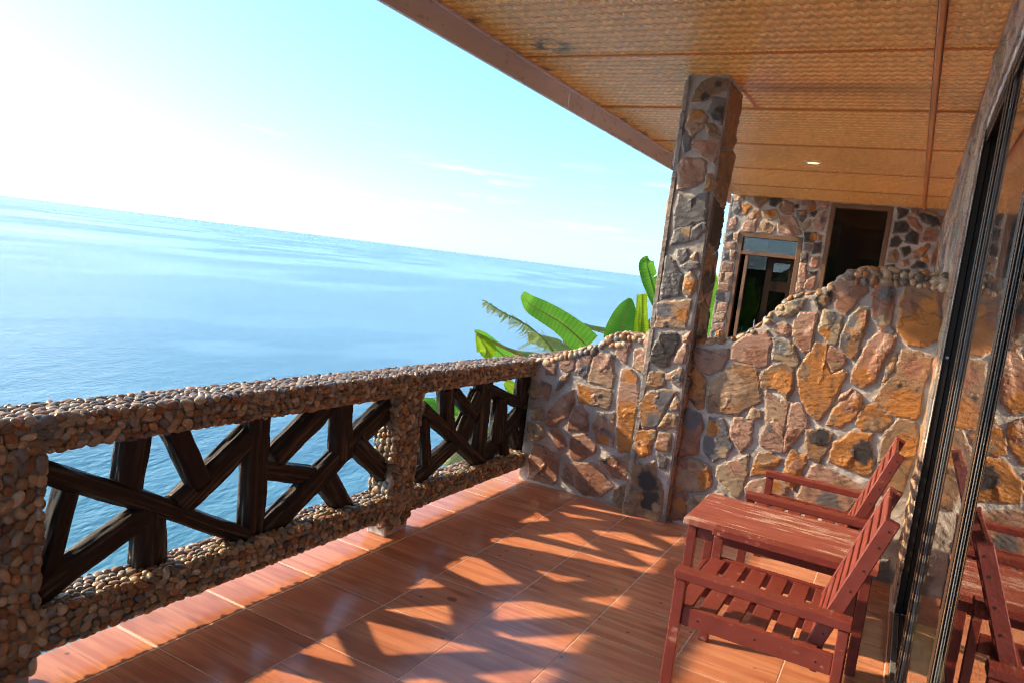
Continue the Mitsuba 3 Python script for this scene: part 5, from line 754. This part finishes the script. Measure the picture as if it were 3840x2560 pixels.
# ------------------------------------------------------------------ banana plants on the slope outside
LEAVES = {'L1': [(-3.185, 6.1, 1.248, 0.053), (-3.174, 6.22, 1.171, 0.134), (-3.061, 6.34, 1.098, 0.177), (-2.945, 6.46, 1.025, 0.194), (-2.823, 6.58, 0.925, 0.22), (-2.713, 6.7, 0.805, 0.246)], 'L2': [(-3.453, 5.9, 1.146, 0.054), (-3.334, 6.04, 1.06, 0.072), (-3.219, 6.18, 0.995, 0.09), (-3.115, 6.32, 0.911, 0.126), (-3.062, 6.46, 0.824, 0.18), (-2.98, 6.6, 0.689, 0.181)], 'L2b': [(-3.322, 6.6, 0.829, 0.095), (-3.212, 6.733, 0.799, 0.17), (-3.098, 6.867, 0.769, 0.188), (-2.979, 7.0, 0.721, 0.151)], 'L3': [(-3.407, 5.7, 0.873, 0.027), (-3.411, 5.85, 0.833, 0.063), (-3.377, 6.0, 0.742, 0.1), (-3.338, 6.15, 0.652, 0.119), (-3.314, 6.3, 0.556, 0.112)], 'L3b': [(-3.407, 5.75, 0.848, 0.027), (-3.374, 5.8, 0.782, 0.107), (-3.349, 5.85, 0.713, 0.151), (-3.395, 5.9, 0.635, 0.055)], 'L4': [(-3.494, 6.4, 0.688, 0.019), (-3.417, 6.533, 0.652, 0.086), (-3.348, 6.667, 0.631, 0.087), (-3.221, 6.8, 0.637, 0.038)], 'L5': [(-3.077, 7.2, 0.986, 0.039), (-2.998, 7.4, 0.94, 0.117), (-2.925, 7.6, 0.909, 0.137), (-2.798, 7.8, 0.886, 0.099)], 'L6a': [(-2.559, 7.3, 1.31, 0.027), (-2.593, 7.35, 1.199, 0.156), (-2.631, 7.4, 1.077, 0.231), (-2.666, 7.45, 0.935, 0.279), (-2.683, 7.5, 0.858, 0.282)], 'L6b': [(-2.444, 7.3, 1.369, 0.09), (-2.445, 7.367, 1.22, 0.099), (-2.452, 7.433, 1.086, 0.119), (-2.452, 7.5, 0.904, 0.138)], 'L6c': [(-2.463, 7.7, 1.099, 0.028), (-2.434, 7.7, 1.039, 0.084), (-2.405, 7.7, 0.905, 0.112)], 'L7': [(-2.527, 7.6, 1.743, 0.037), (-2.561, 7.68, 1.671, 0.14), (-2.528, 7.76, 1.532, 0.155), (-2.496, 7.84, 1.4, 0.132), (-2.448, 7.92, 1.23, 0.086), (-2.421, 8.0, 1.083, 0.058)], 'L8': [(-2.483, 10.3, 1.732, 0.042), (-2.517, 10.45, 1.535, 0.154), (-2.548, 10.6, 1.318, 0.164), (-2.583, 10.75, 1.018, 0.153), (-2.606, 10.9, 0.725, 0.119)], 'M1': [(-4.132, 6.0, 0.019, 0.138), (-4.026, 6.1, 0.021, 0.173), (-3.905, 6.2, -0.005, 0.172), (-3.784, 6.3, -0.086, 0.054)], 'M2': [(-3.395, 6.2, -0.074, 0.068), (-3.401, 6.0, -0.166, 0.101), (-3.433, 5.8, -0.266, 0.125), (-3.472, 5.6, -0.376, 0.091)], 'M3': [(-3.074, 6.0, -0.004, 0.032), (-3.051, 6.0, -0.079, 0.056), (-3.036, 6.0, -0.155, 0.048)], 'M4': [(-3.36, 6.3, 0.371, 0.026), (-3.323, 6.35, 0.336, 0.093), (-3.284, 6.4, 0.293, 0.093)]}
GREEN = {'a': (.115, .34, .04), 'b': (.30, .50, .03), 'c': (.24, .34, .13), 'd': (.28, .35, .15), 'e': (.10, .30, .04), 'f': (.33, .36, .20)}
def leaf(parent, st, code, normal, seed, fold=.25, curl=.12, torn=0.0, name='leaf'):
    """a blade along stations (x, y, z, width): pleated across, folded at the midrib, torn between veins"""
    rng = np.random.default_rng(seed)
    st = np.array(st, float); st[:, 3] *= (1.6 if torn > .6 else 1.22); t = np.linspace(0, 1, len(st)); n = 64 if torn < .6 else 170
    u = np.linspace(0, 1, n)
    from scipy.interpolate import PchipInterpolator
    P = PchipInterpolator(t, st[:, :3])(u); W = PchipInterpolator(t, st[:, 3])(u)
    tan = np.gradient(P, axis=0); tan /= np.linalg.norm(tan, axis=1)[:, None]
    nv = np.array(normal, float); side = np.cross(tan, nv); side /= np.linalg.norm(side, axis=1)[:, None]
    nrm = np.cross(side, tan)
    m = 13; v = np.linspace(-1, 1, m)
    base = np.array(GREEN[code])
    V, C, F = [], [], []
    cut = {}
    for sgn in (-1, 1):                                         # where each half is torn
        k = 3 + int(rng.integers(3))
        while k < n - 2:
            if rng.random() < torn: cut[(sgn, k)] = True
            k += 1 if torn > .6 else 2
    def row(i, sgn, droop):
        js = np.linspace(0, 1, 7); w = W[i] / 2 * js
        fade = 1.0
        pleat = .0035 * math.sin(i * 2.2) * js
        h = np.abs(js) * fold * W[i] / 2 - curl * W[i] * js ** 2 - droop * js ** 2 * W[i] + pleat
        q = P[i] + side[i] * (sgn * w)[:, None] * (1 - .15 * droop) + nrm[i] * h[:, None] - tan[i] * (droop * .35 * W[i] * js ** 2)[:, None]
        vein = 1 + .16 * math.sin(i * 2.2) + .10 * (rng.random() - .5)
        c = base[None] * vein * (1 + .25 * (meshkit.noise(q * 9, seed) - .5))[:, None]
        rib = np.exp(-(js / .09) ** 2)[:, None]
        c = c * (1 - rib * .6) + np.array([.26, .34, .08]) * rib * .6
        if torn > .3:
            e = np.clip(js - .55, 0, 1)[:, None] * 1.4 * min(1, torn)
            c = c * (1 - e) + np.array([.26, .20, .11]) * e
        return q, c
    at = 0
    for sgn in (-1, 1):
        i = 0; droop = 0.0; tear = 0
        while i < n - 1:
            k = i + 1
            while k < n - 1 and (sgn, k) not in cut: k += 1
            droop = (rng.random() * .9 if torn > .3 else rng.random() * .25) if torn else 0
            short = 1 - (rng.random() * .5 if torn > .6 else 0)
            rows = list(range(i, k + 1)); cc = (rows[0] + rows[-1]) / 2
            for r in rows:
                q, c = row(r, sgn, droop)
                if torn > .3:
                    sh = ((cc - r) / max(1, len(rows)) * .75) * np.linspace(0, 1, 7) ** 1.5
                    q = q + tan[r] * (sh * W[r] * .10 * 6)[:, None] * (.25 if torn < .6 else .10)
                    q = q[0] + (q - q[0]) * short
                V.append(q); C.append(c)
            F.append(quads(grid(len(rows), 7)) + at if sgn > 0 else quads(grid(len(rows), 7))[:, ::-1] + at)
            at += len(rows) * 7; i = k
    mesh = trimesh.Trimesh(np.vstack(V), np.vstack(F), process=False)
    key = put(name, mesh, 'm_leaf', parent, smooth=True, color=np.clip(np.vstack(C), .01, .9))
    # the midrib stands proud on the underside
    r = np.linspace(.002, .008, n) * min(1, W.max() / .12)
    import common
    tv, tf = common.tube(P - nrm * .004, r, 6) if False else (None, None)
    away = np.sign(((P - EYE) * nrm).sum(1)); P = P + nrm * (away * r)[:, None] * 1.05
    rib = [trimesh.creation.cylinder(radius=float(r[i]), segment=[P[i], P[i + 4]], sections=7) for i in range(0, n - 4, 4)]
    put('midrib', cat(rib), 'm_stem', key, smooth=True)
    return key
def banana(label, foot, crown, leaves, seed):
    b = thing('banana_plant', label, 'banana plant', 'banana plants on the slope outside')
    foot, crown = np.array(foot, float), np.array(crown, float)
    put('stem', cat([trimesh.creation.cylinder(radius=.10 - .012 * k, segment=[foot + (crown - foot) * k / 5, foot + (crown - foot) * (k + 1) / 5], sections=14) for k in range(5)]), 'm_stem', b, smooth=40)
    for k, (nm, code, nv, kw) in enumerate(leaves):
        st = [list(x) for x in LEAVES[nm]]
        key = leaf(b, st, code, nv, seed + k, **kw)
        end = np.array(st[-1][:3]) if nm not in ('L3b',) else np.array(st[0][:3])
        mid = (end + crown) / 2 + [0, 0, .10]
        put('stalk', cat([trimesh.creation.cylinder(radius=.016, segment=[end, mid], sections=8), trimesh.creation.cylinder(radius=.022, segment=[mid, crown], sections=8)]), 'm_stem', key, smooth=True)
    return b
UPN, CAM = (.1, -.35, 1), (.35, -1, .45)
banana('banana plant with one big smooth leaf and one frayed leaf, left of the others', (-3.1, 6.9, -3.2), (-2.95, 6.85, .25),
       [('L1', 'a', (.45, -1, .55), dict(fold=.22, curl=.05)), ('L2', 'c', (.2, -.9, .9), dict(torn=.62, fold=-.1)), ('L2b', 'd', (.2, -.8, .9), dict(torn=.10)), ('L3', 'a', (.5, -1, .3), dict(fold=.5)), ('L3b', 'b', (.6, -1, .2), dict()),
        ('L4', 'd', (.1, -.8, .9), dict(torn=.15)), ('M4', 'b', (.3, -1, .4), dict()), ('M3', 'e', (.3, -1, .3), dict())], 100)
banana('banana plant with upright bright yellow green leaf, rising just left of the stone column', (-2.95, 7.9, -3.2), (-2.66, 7.75, .45),
       [('L6a', 'a', (.25, -1, .35), dict(fold=.1)), ('L6b', 'b', (.5, -.9, .2), dict()), ('L6c', 'e', (.2, -1, .3), dict()), ('L5', 'c', (.1, -.7, .9), dict()), ('L7', 'a', (.4, -1, .25), dict(torn=.06))], 200)
banana('banana plant whose leaf shows in the gap right of the stone column', (-2.95, 11.3, -3.2), (-2.75, 11.1, .3),
       [('L8', 'a', (.5, -.9, .2), dict(torn=.10))], 300)
banana('banana plant seen low through the railing logs, its leaves half torn', (-3.7, 6.6, -3.4), (-3.62, 6.45, -.75),
       [('M1', 'a', (.1, -1, .5), dict(torn=.05)), ('M2', 'f', (.4, -.9, .5), dict(torn=.30))], 400)

# ------------------------------------------------------------------ slope, sea, headland
SEA = -12.0
n = 70
ys = np.linspace(-60, 60, n); xs = np.r_[np.linspace(3.0, -2.55, 12), np.linspace(-2.9, -26, 36)]
XX, YY = np.meshgrid(xs, ys, indexing='ij')
ZZ = np.interp(XX, [-26, -13, -9, -4.5, -3.0, -2.5, 3], [-15, -13.2, -11.2, -4.6, -3.1, -2.4, -2.2]) + (meshkit.fbm(np.stack([XX * .35, YY * .35, XX * 0], -1), 4, 2) - .5) * 1.6 * np.clip((-XX - 1) / 4, 0, 1)
scene['hillside'] = mikit.ply((np.stack([XX, YY, ZZ], -1).reshape(-1, 3), quads(grid(len(xs), n))[:, ::-1]), 'm_soil', smooth=True); struct('hillside')
a = np.linspace(0, 2 * np.pi, 97)[:-1]; rad = [0.0, 20, 60, 200, 800, 2600]
V = np.array([[r * math.cos(t), r * math.sin(t), SEA] for r in rad for t in a])
F = [[k * 96 + j, (k + 1) * 96 + j, (k + 1) * 96 + (j + 1) % 96, k * 96 + (j + 1) % 96] for k in range(len(rad) - 1) for j in range(96)]
scene['sea'] = mikit.ply((V, np.array(F)), 'm_sea'); struct('sea')
rad = [2600, 8000, 30000, 90000]
V = np.array([[r * math.cos(t), r * math.sin(t), SEA] for r in rad for t in a])
F = [[k * 96 + j, (k + 1) * 96 + j, (k + 1) * 96 + (j + 1) % 96, k * 96 + (j + 1) % 96] for k in range(len(rad) - 1) for j in range(96)]
put('far_water', (V, np.array(F)), 'm_far_sea', 'sea')
def hill(cx, cy, rx, ry, h, seed):
    g = np.linspace(-1, 1, 60); A, B = np.meshgrid(g, g, indexing='ij'); r = np.clip(1 - np.sqrt(A ** 2 + B ** 2), 0, 1)
    Z = h * r ** .8 * (.55 + .9 * meshkit.fbm(np.stack([A * 3 + seed, B * 3, A * 0], -1), 4, seed)) + (meshkit.fbm(np.stack([A * 30, B * 30, A * 0], -1), 3, seed) - .5) * h * .10 * (r > .02)
    return (np.stack([cx + rx * A, cy + ry * B, SEA - 2 + Z], -1).reshape(-1, 3), quads(grid(60, 60)))
scene['headland'] = mikit.ply(trimesh.util.concatenate([trimesh.Trimesh(*hill(-190, -900, 330, 300, 38, 3), process=False), trimesh.Trimesh(*hill(130, -600, 260, 200, 150, 5), process=False)]), 'm_hill', smooth=True); struct('headland')  # unseen hills; the second is raised to block sky from the far window reflection
m = trimesh.creation.icosphere(subdivisions=4); v = np.array(m.vertices); v *= (1 + .5 * (meshkit.fbm(v * 1.4 + 3, 4, 2) - .5))[:, None]
rk = trimesh.Trimesh(v * [1.5, 1.1, .75] + [-31.4, 51.6, SEA + .05], m.faces, process=False)
scene['sea_rock'] = mikit.ply(rk, 'm_rock'); tag('sea_rock', 'small dark rock breaking the water, seen low between the railing logs', 'rock')
